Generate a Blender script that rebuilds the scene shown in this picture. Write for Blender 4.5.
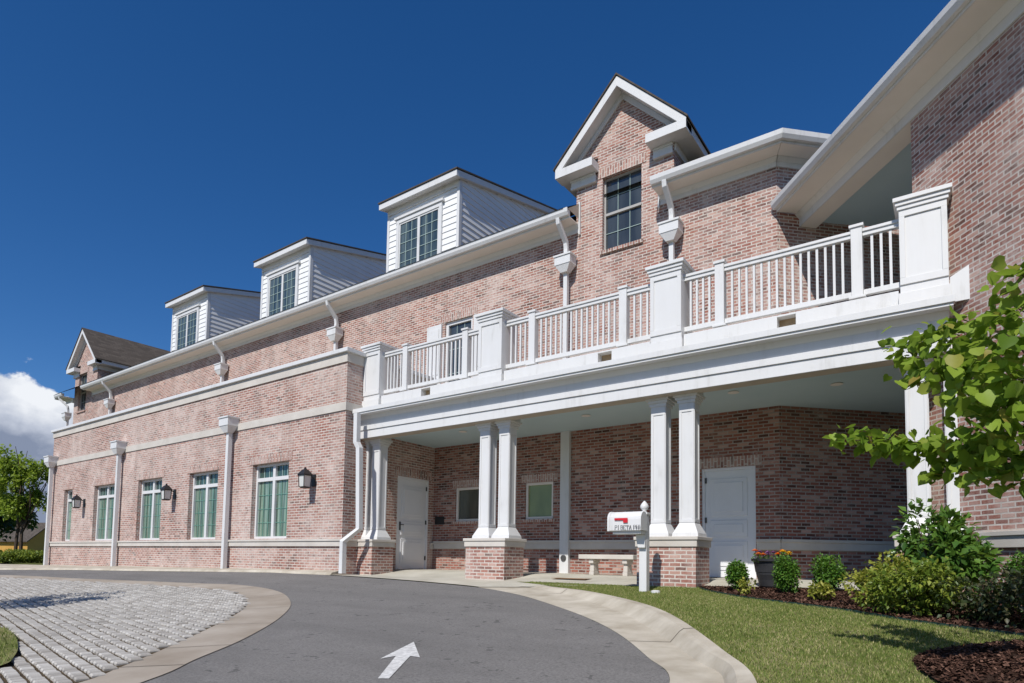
import bpy, bmesh, math, random
import numpy as np
from mathutils import Vector, Matrix
R = math.radians
random.seed(7); RNG = np.random.default_rng(11)
for o in list(bpy.data.objects): bpy.data.objects.remove(o)
SC = bpy.context.scene; COL = SC.collection

# ------------------------------------------------------------------ camera
cam = bpy.data.cameras.new('camera'); co = bpy.data.objects.new('camera', cam); COL.objects.link(co)
yaw, pitch, roll = R(-35.65), R(3.56), R(.9)
F = Vector((math.sin(yaw)*math.cos(pitch), math.cos(yaw)*math.cos(pitch), math.sin(pitch)))
r0 = Vector((math.cos(yaw), -math.sin(yaw), 0)); u0 = r0.cross(F)
rr = r0*math.cos(roll)+u0*math.sin(roll); uu = u0*math.cos(roll)-r0*math.sin(roll)
M = Matrix((rr, uu, -F)).transposed().to_4x4(); co.matrix_world = M
cam.sensor_width = 36; cam.sensor_fit = 'HORIZONTAL'; cam.lens = 622/1024*36
cam.shift_x = 0; cam.shift_y = (521-341.5)/1024
cam.clip_start = .05; cam.clip_end = 3000
SC.camera = co

# ------------------------------------------------------------------ world, sun, exposure
SUN = Vector((.15, -1.0, 1.05)).normalized()          # towards the sun
elev = math.asin(SUN.z); az = math.atan2(SUN.x, SUN.y)
W = bpy.data.worlds.new('World'); SC.world = W; W.use_nodes = True
nt = W.node_tree; nt.nodes.clear()
def N(nt, t, **k):
    n = nt.nodes.new(t)
    for a, b in k.items(): setattr(n, a, b)
    return n
def I(n, name, v): n.inputs[name].default_value = v
wo = N(nt, 'ShaderNodeOutputWorld'); bg = N(nt, 'ShaderNodeBackground'); I(bg, 'Strength', .092)
sky = N(nt, 'ShaderNodeTexSky'); sky.sky_type = 'NISHITA'; sky.sun_disc = False
sky.sun_elevation = elev; sky.sun_rotation = az; sky.altitude = 600; sky.air_density = 1.0; sky.dust_density = .25; sky.ozone_density = 5.0
hs = N(nt, 'ShaderNodeHueSaturation'); I(hs, 'Saturation', 1.24); I(hs, 'Value', 1.0)
tint = N(nt, 'ShaderNodeMixRGB', blend_type='MULTIPLY'); tint.inputs[0].default_value = 1.; tint.inputs[2].default_value = (1.0, .975, 1.06, 1); nt.links.new(sky.outputs[0], tint.inputs[1]); nt.links.new(tint.outputs[0], hs.inputs['Color'])
tc = N(nt, 'ShaderNodeTexCoord')
# a cumulus bank low in the west, drawn by noise on the sky itself
CD = Vector((-.955, .25, .15)).normalized()
mp = N(nt, 'ShaderNodeMapping'); I(mp, 'Scale', (9., 9., 13.)); I(mp, 'Location', (2.3, .4, .9))
nz = N(nt, 'ShaderNodeTexNoise'); I(nz, 'Scale', 1.0); I(nz, 'Detail', 9.); I(nz, 'Roughness', .55)
nt.links.new(tc.outputs['Generated'], mp.inputs[0]); nt.links.new(mp.outputs[0], nz.inputs['Vector'])
sx = N(nt, 'ShaderNodeSeparateXYZ'); nt.links.new(tc.outputs['Generated'], sx.inputs[0])
def mth(op, a, b=None, c=None):
    n = N(nt, 'ShaderNodeMath', operation=op)
    for i, v in enumerate((a, b, c)):
        if v is None: continue
        if isinstance(v, (int, float)): n.inputs[i].default_value = v
        else: nt.links.new(v, n.inputs[i])
    return n.outputs[0]
dt = N(nt, 'ShaderNodeVectorMath', operation='DOT_PRODUCT'); nt.links.new(tc.outputs['Generated'], dt.inputs[0]); dt.inputs[1].default_value = CD
near = N(nt, 'ShaderNodeMapRange'); nt.links.new(dt.outputs['Value'], near.inputs[0])
I(near, 'From Min', .955); I(near, 'From Max', .993); I(near, 'To Min', -.5); I(near, 'To Max', .22)
top = N(nt, 'ShaderNodeMapRange'); nt.links.new(sx.outputs['Z'], top.inputs[0])
I(top, 'From Min', .12); I(top, 'From Max', .26); I(top, 'To Min', .22); I(top, 'To Max', -.42)
s1 = mth('ADD', nz.outputs['Fac'], near.outputs[0]); s2 = mth('ADD', s1, top.outputs[0])
cm = N(nt, 'ShaderNodeMapRange'); cm.interpolation_type = 'SMOOTHSTEP'; nt.links.new(s2, cm.inputs[0]); I(cm, 'From Min', .505); I(cm, 'From Max', .56)
va = N(nt, 'ShaderNodeVectorMath', operation='ADD'); nt.links.new(mp.outputs[0], va.inputs[0]); va.inputs[1].default_value = (.0, .12, .42)
nz2 = N(nt, 'ShaderNodeTexNoise'); I(nz2, 'Scale', 1.); I(nz2, 'Detail', 6.); I(nz2, 'Roughness', .5); nt.links.new(va.outputs[0], nz2.inputs['Vector'])
rel = mth('MULTIPLY', mth('SUBTRACT', nz.outputs['Fac'], nz2.outputs['Fac']), 2.2)
lit = mth('ADD', mth('ADD', rel, .5), mth('MULTIPLY', mth('SUBTRACT', sx.outputs['Z'], .178), 8.5))
cr = N(nt, 'ShaderNodeValToRGB'); nt.links.new(lit, cr.inputs[0])
cr.color_ramp.elements[0].position = .0; cr.color_ramp.elements[0].color = (2.5, 3.0, 4.2, 1)
cr.color_ramp.elements[1].position = .95; cr.color_ramp.elements[1].color = (9.2, 9.5, 10., 1)
e3 = cr.color_ramp.elements.new(.5); e3.color = (5.6, 6.1, 7.2, 1)
mx = N(nt, 'ShaderNodeMixRGB'); nt.links.new(cm.outputs[0], mx.inputs[0]); nt.links.new(hs.outputs[0], mx.inputs[1]); nt.links.new(cr.outputs[0], mx.inputs[2])
nt.links.new(mx.outputs[0], bg.inputs[0]); nt.links.new(bg.outputs[0], wo.inputs[0])
sl = bpy.data.lights.new('sun', 'SUN'); sl.energy = 4.4; sl.angle = R(.5); sl.color = (1, .968, .925)
so = bpy.data.objects.new('sun', sl); COL.objects.link(so); so.rotation_euler = SUN.to_track_quat('Z', 'Y').to_euler()
vs = SC.view_settings; vs.view_transform = 'Standard'; vs.look = 'None'; vs.gamma = 1; vs.exposure = .05; vs.use_curve_mapping = False

# ------------------------------------------------------------------ materials
def mat(name, rough=.7, spec=.3):
    m = bpy.data.materials.new(name); m.use_nodes = True
    n = m.node_tree; b = n.nodes['Principled BSDF']; I(b, 'Roughness', rough); I(b, 'Specular IOR Level', spec)
    return m, n, b
def link(n, a, b): n.links.new(a, b)
def ramp(n, fac, stops):
    r = N(n, 'ShaderNodeValToRGB'); e = r.color_ramp.elements
    while len(e) < len(stops): e.new(.5)
    for k, (p, c) in enumerate(stops): e[k].position = p; e[k].color = (*c, 1)
    link(n, fac, r.inputs[0]); return r.outputs[0]
def noise(n, vec, scale, detail=4., rough=.6, out='Fac'):
    t = N(n, 'ShaderNodeTexNoise'); I(t, 'Scale', scale); I(t, 'Detail', detail); I(t, 'Roughness', rough)
    if vec is not None: link(n, vec, t.inputs['Vector'])
    return t.outputs[out]
def mixc(n, fac, a, b, mode='MIX'):
    m = N(n, 'ShaderNodeMixRGB', blend_type=mode)
    for i, v in enumerate((fac, a, b)):
        if isinstance(v, (int, float)): m.inputs[i].default_value = v
        elif isinstance(v, tuple): m.inputs[i].default_value = (*v, 1)
        else: link(n, v, m.inputs[i])
    return m.outputs[0]
def bump(n, b, h, st=.4, d=.01):
    k = N(n, 'ShaderNodeBump'); I(k, 'Strength', st); I(k, 'Distance', d); link(n, h, k.inputs['Height']); link(n, k.outputs[0], b.inputs['Normal'])
def objc(n): return N(n, 'ShaderNodeNewGeometry').outputs['Position']
def uvc(n): return N(n, 'ShaderNodeUVMap').outputs[0]

def brick_mat(name, rot=False, white=.5, bw=.196, rh=.0668, mort=1., tone=1.):
    m, n, b = mat(name, .9, .15)
    v = uvc(n)
    if rot:
        mpp = N(n, 'ShaderNodeMapping'); I(mpp, 'Rotation', (0, 0, R(90))); link(n, v, mpp.inputs[0]); v = mpp.outputs[0]
    wob = N(n, 'ShaderNodeMixRGB', blend_type='ADD'); wob.inputs[0].default_value = .011
    link(n, v, wob.inputs[1]); link(n, noise(n, v, 9., 2., .5, 'Color'), wob.inputs[2])
    t = N(n, 'ShaderNodeTexBrick'); link(n, wob.outputs[0], t.inputs['Vector'])
    I(t, 'Color1', (0, 0, 0, 1)); I(t, 'Color2', (1, 1, 1, 1)); I(t, 'Mortar', (.5, .5, .5, 1)); I(t, 'Scale', 1.)
    I(t, 'Mortar Size', .0115); I(t, 'Mortar Smooth', .35); I(t, 'Bias', 0.); I(t, 'Brick Width', bw); I(t, 'Row Height', rh)
    bc = ramp(n, t.outputs['Color'], [(0, (.075, .037, .029)), (.16, (.18, .062, .044)), (.4, (.325, .112, .076)), (.62, (.24, .082, .057)), (.84, (.385, .17, .122)), (1, (.50, .32, .26))])
    # whitewash: patchy and streaky, smeared over bricks and joints alike
    wn = mixc(n, .45, noise(n, v, 2.1, 8., .72), noise(n, v, 13., 5., .8))
    wf = ramp(n, wn, [(.5-.15*white-.035, (0, 0, 0)), (.635-.11*white, (.9, .9, .9))])
    pos = objc(n); big = noise(n, pos, .55, 5., .6)
    wf2 = mixc(n, ramp(n, big, [(.38, (.25, .25, .25)), (.60, (1, 1, 1))]), (0, 0, 0), wf)
    bc2 = mixc(n, wf2, bc, (.63, .49, .43))
    mo = ramp(n, noise(n, v, 6., 3.), [(.3, tuple(mort*c for c in (.50, .45, .39))), (.7, tuple(mort*c for c in (.66, .605, .545)))])
    fin = mixc(n, t.outputs['Fac'], bc2, mo)
    stv = N(n, 'ShaderNodeMapping'); I(stv, 'Scale', (2.2, 2.2, .10)); link(n, pos, stv.inputs[0])
    fin = mixc(n, ramp(n, noise(n, stv.outputs[0], 1.2, 5., .6), [(.5, (0, 0, 0)), (.75, (.30, .30, .30))]), fin, (.20, .14, .115))
    # a little dirt
    fin = mixc(n, ramp(n, noise(n, pos, .9, 5.), [(.35, (.0, .0, .0)), (.75, (.22, .22, .22))]), fin, (.30, .235, .20))
    link(n, fin, b.inputs['Base Color'])
    inv = N(n, 'ShaderNodeMath', operation='SUBTRACT'); inv.inputs[0].default_value = 1; link(n, t.outputs['Fac'], inv.inputs[1])
    ad = N(n, 'ShaderNodeMath', operation='ADD'); link(n, inv.outputs[0], ad.inputs[0]); link(n, noise(n, v, 60., 3.), ad.inputs[1])
    bump(n, b, ad.outputs[0], .3, .006)
    return m
def plain(name, c1, c2, scale=3., rough=.6, spec=.3, bscale=80., bst=.1, detail=5.):
    m, n, b = mat(name, rough, spec); p = objc(n)
    link(n, ramp(n, noise(n, p, scale, detail), [(.3, c1), (.7, c2)]), b.inputs['Base Color'])
    if bst: bump(n, b, noise(n, p, bscale, 3.), bst, .004)
    return m
def paint_mat():
    m, n, b = mat('white_paint', .42, .35); p = objc(n)
    st = N(n, 'ShaderNodeMapping'); I(st, 'Scale', (6, 6, .6)); link(n, p, st.inputs[0])
    f = mixc(n, .5, noise(n, p, 1.3, 4.), noise(n, st.outputs[0], 1.5, 5., .7))
    link(n, ramp(n, f, [(.28, (.52, .51, .485)), (.45, (.66, .655, .64)), (.75, (.70, .698, .69))]), b.inputs['Base Color'])
    bump(n, b, noise(n, p, 30., 3.), .05, .003); return m
MAT = {}
MAT['brick'] = brick_mat('whitewashed_brick', white=.36)
MAT['brick_pale'] = brick_mat('pale_whitewashed_brick', white=.62)
MAT['brick_shaded'] = brick_mat('porch_shade_brick', white=-.35, mort=.62)  # porch shade put into the colour: brick without whitewash, mortar darkened
MAT['soldier'] = brick_mat('soldier_brick', rot=True, white=.40)
MAT['white'] = paint_mat()
MAT['ceiling'] = plain('porch_ceiling_paint', (.48, .61, .64), (.53, .65, .68), 1., .6)
MAT['soffit'] = plain('soffit_paint', (.76, .71, .64), (.82, .77, .70), 1., .6)
MAT['stone'] = plain('limestone', (.50, .46, .405), (.61, .57, .51), 2.0, .85, .2, 60., .25)
MAT['siding'] = plain('white_siding', (.76, .76, .75), (.82, .82, .81), 2., .5)
MAT['door'] = plain('door_paint', (.76, .76, .76), (.80, .80, .80), 2., .4)
MAT['black'] = plain('black_metal', (.012, .012, .013), (.02, .02, .02), 8., .45, .5)
MAT['bronze'] = plain('dark_metal', (.05, .05, .05), (.09, .085, .08), 8., .5, .5)
MAT['band'] = plain('band_concrete', (.27, .225, .175), (.41, .36, .30), 1.1, .9, .15, 120., .3, 9.)
MAT['concrete'] = plain('concrete', (.40, .37, .30), (.54, .51, .43), 1.4, .9, .15, 120., .25)
MAT['kerb'] = plain('kerb_concrete', (.34, .295, .225), (.56, .51, .42), 1.9, .9, .15, 120., .25)
MAT['planter'] = plain('planter_resin', (.022, .022, .024), (.045, .045, .047), 5., .55, .4)
MAT['bark'] = plain('bark', (.05, .036, .026), (.10, .075, .055), 14., .9, .1, 40., .5)
MAT['red'] = plain('red_flag_paint', (.55, .012, .02), (.6, .02, .03), 4., .35, .5)
MAT['marking'] = plain('road_paint', (.42, .41, .39), (.74, .73, .70), 26., .7, .2, 150., .3)
MAT['yellow'] = plain('ochre_wall', (.50, .27, .06), (.58, .33, .08), .6, .8)
MAT['orange'] = plain('orange_petal', (.75, .17, .01), (.85, .30, .02), 20., .6)
MAT['yelpetal'] = plain('yellow_petal', (.8, .48, .02), (.85, .6, .05), 20., .6)
MAT['violet'] = plain('violet_petal', (.10, .03, .16), (.5, .25, .45), 30., .6)
MAT['rust'] = plain('rusty_plate', (.20, .11, .06), (.30, .19, .11), 7., .9)
MAT['ink'] = plain('black_lettering', (.02, .02, .025), (.03, .03, .03), 9., .5)
MAT['edging'] = plain('green_edging', (.012, .035, .028), (.02, .05, .04), 9., .6)
def shingle():
    m, n, b = mat('shingles', .95, .1); v = uvc(n)
    t = N(n, 'ShaderNodeTexBrick'); link(n, v, t.inputs['Vector']); I(t, 'Color1', (.055, .045, .038, 1)); I(t, 'Color2', (.13, .108, .09, 1)); I(t, 'Mortar', (.03, .025, .022, 1))
    I(t, 'Scale', 1.); I(t, 'Brick Width', .3); I(t, 'Row Height', .14); I(t, 'Mortar Size', .006)
    link(n, mixc(n, noise(n, v, 30., 3.), t.outputs['Color'], (.10, .085, .072)), b.inputs['Base Color']); bump(n, b, t.outputs['Color'], .5, .01); return m
MAT['shingle'] = shingle()
def asphalt():
    m, n, b = mat('asphalt', .88, .25); p = objc(n)
    c = ramp(n, mixc(n, .5, noise(n, p, .55, 5.), noise(n, p, 3.5, 5.)), [(.25, (.150, .141, .131)), (.75, (.212, .200, .188))])
    c = mixc(n, ramp(n, noise(n, p, 160., 2., .7), [(.40, (0, 0, 0)), (.70, (.6, .6, .6))]), c, (.27, .262, .25))
    c = mixc(n, ramp(n, noise(n, p, 45., 3., .75), [(.42, (.5, .5, .5)), (.55, (0, 0, 0))]), c, (.085, .08, .075))
    tk = N(n, 'ShaderNodeMapping'); I(tk, 'Scale', (.5, 2.0, 1)); I(tk, 'Rotation', (0, 0, R(-40))); link(n, p, tk.inputs[0])
    c = mixc(n, ramp(n, noise(n, tk.outputs[0], .9, 4., .55), [(.45, (0, 0, 0)), (.7, (.4, .4, .4))]), c, (.10, .096, .09))
    # oil and tar spots
    sp = ramp(n, mixc(n, .6, noise(n, p, 2.3, 2.), noise(n, p, 9., 2.)), [(.615, (0, 0, 0)), (.635, (.6, .6, .6))])
    c = mixc(n, sp, c, (.06, .058, .056))
    link(n, c, b.inputs['Base Color']); bump(n, b, noise(n, p, 220., 2., .8), .35, .006); return m
MAT['asphalt'] = asphalt(); MAT['joint'] = plain('joint_filler', (.10, .085, .065), (.16, .14, .11), 9., .95)
def paver():
    m, n, b = mat('paver_stone', .9, .15); p = objc(n)
    g = N(n, 'ShaderNodeNewGeometry').outputs['Random Per Island']
    c = ramp(n, g, [(0, (.33, .305, .27)), (.5, (.44, .415, .375)), (1, (.54, .515, .47))])
    c = mixc(n, ramp(n, noise(n, p, 1.1, 5.), [(.35, (0, 0, 0)), (.7, (.5, .5, .5))]), c, (.34, .32, .29))
    link(n, c, b.inputs['Base Color']); bump(n, b, noise(n, p, 90., 4.), .5, .006); return m
MAT['paver'] = paver()
def soil(name, a, bb, sc=12.):
    m, n, b = mat(name, 1., .05); p = objc(n)
    link(n, ramp(n, noise(n, p, sc, 6., .7), [(.3, a), (.7, bb)]), b.inputs['Base Color']); bump(n, b, noise(n, p, 45., 5., .7), .9, .03); return m
MAT['soil'] = soil('joint_soil', (.07, .05, .035), (.13, .10, .06))
MAT['mulch'] = soil('mulch_bed', (.030, .017, .012), (.075, .045, .033), 30.)
def chips():
    m, n, b = mat('mulch_chip', .95, .1); g = N(n, 'ShaderNodeNewGeometry').outputs['Random Per Island']
    link(n, ramp(n, g, [(0, (.030, .015, .010)), (.6, (.085, .043, .030)), (1, (.18, .10, .07))]), b.inputs['Base Color']); return m
MAT['chip'] = chips()
def grassbase(name, a, bb, c3):
    m, n, b = mat(name, 1., .05); p = objc(n)
    c = ramp(n, noise(n, p, 28., 5., .7), [(.3, a), (.7, bb)])
    c = mixc(n, ramp(n, noise(n, p, 1.3, 6., .7), [(.42, (0, 0, 0)), (.62, (.9, .9, .9))]), c, c3)
    link(n, c, b.inputs['Base Color']); bump(n, b, noise(n, p, 70., 4., .7), 1., .03); return m
MAT['turf'] = grassbase('turf', (.12, .15, .04), (.235, .25, .085), (.38, .34, .17))
MAT['far_turf'] = grassbase('far_turf', (.05, .075, .018), (.10, .13, .035), (.14, .14, .05))
def leafm(name, stops, trans=.35, spec=.35, rough=.45):
    m, n, b = mat(name, rough, spec); g = N(n, 'ShaderNodeNewGeometry')
    c = ramp(n, g.outputs['Random Per Island'], stops); link(n, c, b.inputs['Base Color'])
    t = N(n, 'ShaderNodeBsdfTranslucent'); tcx = mixc(n, .5, c, (.22, .30, .03)); link(n, tcx, t.inputs['Color'])
    s = N(n, 'ShaderNodeMixShader'); s.inputs[0].default_value = trans
    out = n.nodes['Material Output']; link(n, b.outputs[0], s.inputs[1]); link(n, t.outputs[0], s.inputs[2]); link(n, s.outputs[0], out.inputs[0]); return m
MAT['redbud'] = leafm('redbud_leaf', [(0, (.11, .20, .02)), (.45, (.23, .36, .04)), (.88, (.37, .50, .07)), (1, (.42, .33, .08))], .55, .2)
MAT['box'] = leafm('boxwood_leaf', [(0, (.04, .115, .014)), (.6, (.09, .21, .025)), (1, (.17, .30, .04))], .35)
MAT['spirea'] = leafm('golden_leaf', [(0, (.17, .20, .025)), (.6, (.33, .34, .05)), (1, (.50, .46, .10))], .4)
MAT['viburnum'] = leafm('glossy_leaf', [(0, (.045, .115, .02)), (.6, (.10, .21, .035)), (1, (.17, .30, .05))], .4, .45, .32)
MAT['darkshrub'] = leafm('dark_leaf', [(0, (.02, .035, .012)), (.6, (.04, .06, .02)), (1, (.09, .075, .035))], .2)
MAT['maple'] = leafm('maple_leaf', [(0, (.15, .23, .025)), (.6, (.29, .40, .045)), (1, (.42, .50, .07))], .5)
MAT['darktree'] = leafm('far_leaf', [(0, (.015, .04, .012)), (.6, (.035, .07, .018)), (1, (.06, .10, .025))], .25)
MAT['hedge'] = leafm('hedge_leaf', [(0, (.08, .14, .016)), (.6, (.18, .24, .028)), (1, (.29, .33, .05))], .35)
MAT['blade'] = leafm('grass_blade', [(0, (.10, .15, .03)), (.5, (.19, .25, .055)), (.78, (.31, .32, .10)), (1, (.55, .47, .25))], .3, .2, .6)
def glass(name, a, bb, stripes=True, rough=.06, sc=14.):
    m, n, b = mat(name, rough, .9); v = uvc(n)
    mpp = N(n, 'ShaderNodeMapping'); I(mpp, 'Scale', (sc, .45, 1)); link(n, v, mpp.inputs[0])
    f = noise(n, mpp.outputs[0], 1., 3., .5)
    link(n, ramp(n, f, [(.36, a), (.62, bb)]), b.inputs['Base Color'])
    bump(n, b, noise(n, v, 1.7, 2.), .06, .05); return m
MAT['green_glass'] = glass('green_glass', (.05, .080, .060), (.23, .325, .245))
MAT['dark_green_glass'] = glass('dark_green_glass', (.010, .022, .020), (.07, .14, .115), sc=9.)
MAT['grey_glass'] = glass('grey_glass', (.030, .036, .038), (.062, .072, .075), sc=3.)
MAT['dormer_glass'] = glass('dormer_glass', (.03, .05, .06), (.10, .13, .13), sc=4.)
MAT['porch_glass'] = glass('porch_glass', (.05, .055, .045), (.09, .10, .08), sc=1.)
MAT['porch_glass_green'] = glass('porch_glass_green', (.10, .15, .05), (.24, .30, .11), sc=1., rough=.35)
m, n, b = mat('frosted_glass', .3, .5); I(b, 'Base Color', (.62, .62, .58, 1)); MAT['frost'] = m
m, n, b = mat('muntin_paint', .5, .3); I(b, 'Base Color', (.34, .44, .41, 1)); MAT['muntin'] = m
m, n, b = mat('muntin_green_paint', .5, .3); I(b, 'Base Color', (.16, .36, .28, 1)); MAT['muntin_green'] = m
m, n, b = mat('sash_paint', .5, .3); I(b, 'Base Color', (.40, .385, .36, 1)); MAT['sash'] = m
m, n, b = mat('dark_interior', .9, .1); I(b, 'Base Color', (.03, .03, .03, 1)); MAT['dark'] = m
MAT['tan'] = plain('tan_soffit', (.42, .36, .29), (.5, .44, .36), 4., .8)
MAT['wood'] = plain('raw_wood', (.30, .20, .11), (.42, .31, .19), 6., .9)

# ------------------------------------------------------------------ helpers
def tag(o, label=None, cat=None, group=None, kind=None):
    if label: o['label'] = label
    if cat: o['category'] = cat
    if group: o['group'] = group
    if kind: o['kind'] = kind
    return o
def empty(name, loc, label, cat, group=None):
    o = bpy.data.objects.new(name, None); COL.objects.link(o); o.location = loc; o.empty_display_size = .2
    return tag(o, label, cat, group)
def rootloc(o):
    v = Vector((0, 0, 0))
    while o is not None: v += o.location; o = o.parent
    return v
class MB:
    def __init__(s, o=(0, 0, 0), ang=0.):
        s.v = []; s.f = []; s.frame(o, ang)
    def frame(s, o=(0, 0, 0), ang=0.):
        s.o = Vector(o) if len(o) == 3 else Vector((*o, 0)); a = R(ang); s.c, s.s = math.cos(a), math.sin(a); return s
    def P(s, p): return (s.o.x+s.c*p[0]-s.s*p[1], s.o.y+s.s*p[0]+s.c*p[1], s.o.z+p[2])
    def face(s, *pts):
        k = len(s.v); s.v += [s.P(p) for p in pts]; s.f.append(tuple(range(k, k+len(pts)))); return s
    def hexa(s, p):                                   # 8 points: bottom 4 ccw, top 4 ccw
        k = len(s.v); s.v += [s.P(q) for q in p]
        for f in ((3, 2, 1, 0), (4, 5, 6, 7), (0, 1, 5, 4), (1, 2, 6, 5), (2, 3, 7, 6), (3, 0, 4, 7)): s.f.append(tuple(k+i for i in f))
        return s
    def box(s, x0, x1, y0, y1, z0, z1):
        return s.hexa([(x0, y0, z0), (x1, y0, z0), (x1, y1, z0), (x0, y1, z0), (x0, y0, z1), (x1, y0, z1), (x1, y1, z1), (x0, y1, z1)])
    def taper(s, cx, cy, z0, hx0, hy0, z1, hx1, hy1):
        return s.hexa([(cx-hx0, cy-hy0, z0), (cx+hx0, cy-hy0, z0), (cx+hx0, cy+hy0, z0), (cx-hx0, cy+hy0, z0), (cx-hx1, cy-hy1, z1), (cx+hx1, cy-hy1, z1), (cx+hx1, cy+hy1, z1), (cx-hx1, cy+hy1, z1)])
    def prism(s, poly, fn, a, b):                     # poly 2D, fn(p, t)->3D
        n = len(poly); k = len(s.v)
        s.v += [s.P(fn(p, a)) for p in poly]+[s.P(fn(p, b)) for p in poly]
        s.f.append(tuple(range(k+n-1, k-1, -1))); s.f.append(tuple(range(k+n, k+2*n)))
        for i in range(n):
            j = (i+1) % n; s.f.append((k+i, k+j, k+n+j, k+n+i))
        return s
    def tube(s, pts, rad, n=6, square=False):
        pts = [Vector(s.P(p)) for p in pts]; rad = rad if hasattr(rad, '__len__') else [rad]*len(pts)
        k0 = len(s.v); up = Vector((0, 0, 1))
        for i, p in enumerate(pts):
            t = (pts[min(i+1, len(pts)-1)]-pts[max(i-1, 0)]).normalized()
            ref = up if abs(t.z) < .93 else Vector((s.c, s.s, 0))
            a = t.cross(ref).normalized(); bb = t.cross(a)
            for q in range(n):
                th = 2*math.pi*(q+(.5 if square else 0))/n; s.v.append(tuple(p+(a*math.cos(th)+bb*math.sin(th))*rad[i]))
        for i in range(len(pts)-1):
            for q in range(n):
                q2 = (q+1) % n; s.f.append((k0+i*n+q, k0+i*n+q2, k0+(i+1)*n+q2, k0+(i+1)*n+q))
        s.f.append(tuple(range(k0+n-1, k0-1, -1))); e = k0+(len(pts)-1)*n; s.f.append(tuple(range(e, e+n))); return s
    def lathe(s, cx, cy, prof, n=20):
        k = len(s.v)
        for (r, z) in prof:
            for q in range(n):
                th = 2*math.pi*q/n; s.v.append(s.P((cx+r*math.cos(th), cy+r*math.sin(th), z)))
        for i in range(len(prof)-1):
            for q in range(n):
                q2 = (q+1) % n; s.f.append((k+i*n+q, k+i*n+q2, k+(i+1)*n+q2, k+(i+1)*n+q))
        s.f.append(tuple(range(k+n-1, k-1, -1))); e = k+(len(prof)-1)*n; s.f.append(tuple(range(e, e+n))); return s
    def wall(s, x0, x1, z0, z1, y=0., op=(), rev=.12):   # front faces -y, openings (xa,xb,za,zb) with reveals going back
        xs = sorted({x0, x1, *[min(max(v, x0), x1) for o in op for v in o[:2]]}); zs = sorted({z0, z1, *[min(max(v, z0), z1) for o in op for v in o[2:4]]})
        for a, b_ in zip(xs, xs[1:]):
            for c, d in zip(zs, zs[1:]):
                mx_, mz = (a+b_)/2, (c+d)/2
                if any(o[0] < mx_ < o[1] and o[2] < mz < o[3] for o in op): continue
                s.face((a, y, c), (b_, y, c), (b_, y, d), (a, y, d))
        for xa, xb, za, zb in op:
            y2 = y+rev
            s.face((xa, y, za), (xa, y, zb), (xa, y2, zb), (xa, y2, za)); s.face((xb, y, zb), (xb, y, za), (xb, y2, za), (xb, y2, zb))
            s.face((xa, y, zb), (xb, y, zb), (xb, y2, zb), (xa, y2, zb)); s.face((xb, y, za), (xa, y, za), (xa, y2, za), (xb, y2, za))
        return s
    def build(s, name, material, parent=None, label=None, smooth=False, bev=0., recalc=True):
        me = bpy.data.meshes.new(name); off = rootloc(parent) if parent else Vector((0, 0, 0))
        me.from_pydata([(x-off.x, y-off.y, z-off.z) for x, y, z in s.v], [], s.f)
        bm = bmesh.new(); bm.from_mesh(me)
        if recalc: bmesh.ops.recalc_face_normals(bm, faces=bm.faces)
        uv = bm.loops.layers.uv.new('UVMap')
        for f in bm.faces:
            nx, ny, nz_ = f.normal
            for l in f.loops:
                x, y, z = l.vert.co+off
                if abs(nz_) > .8: l[uv].uv = (x, y)
                else:
                    h = math.hypot(nx, ny); tx, ty = -ny/h, nx/h
                    if tx+.3*ty < 0: tx, ty = -tx, -ty
                    l[uv].uv = (x*tx+y*ty, z/ max(.3, h))
            f.smooth = smooth
        bm.to_mesh(me); bm.free()
        o = bpy.data.objects.new(name, me); COL.objects.link(o)
        if parent: o.parent = parent
        me.materials.append(MAT[material] if isinstance(material, str) else material)
        if label: o['label'] = label
        if bev:
            md = o.modifiers.new('bevel', 'BEVEL'); md.width = bev; md.segments = 2; md.limit_method = 'ANGLE'; md.angle_limit = R(40)
        return o

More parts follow.
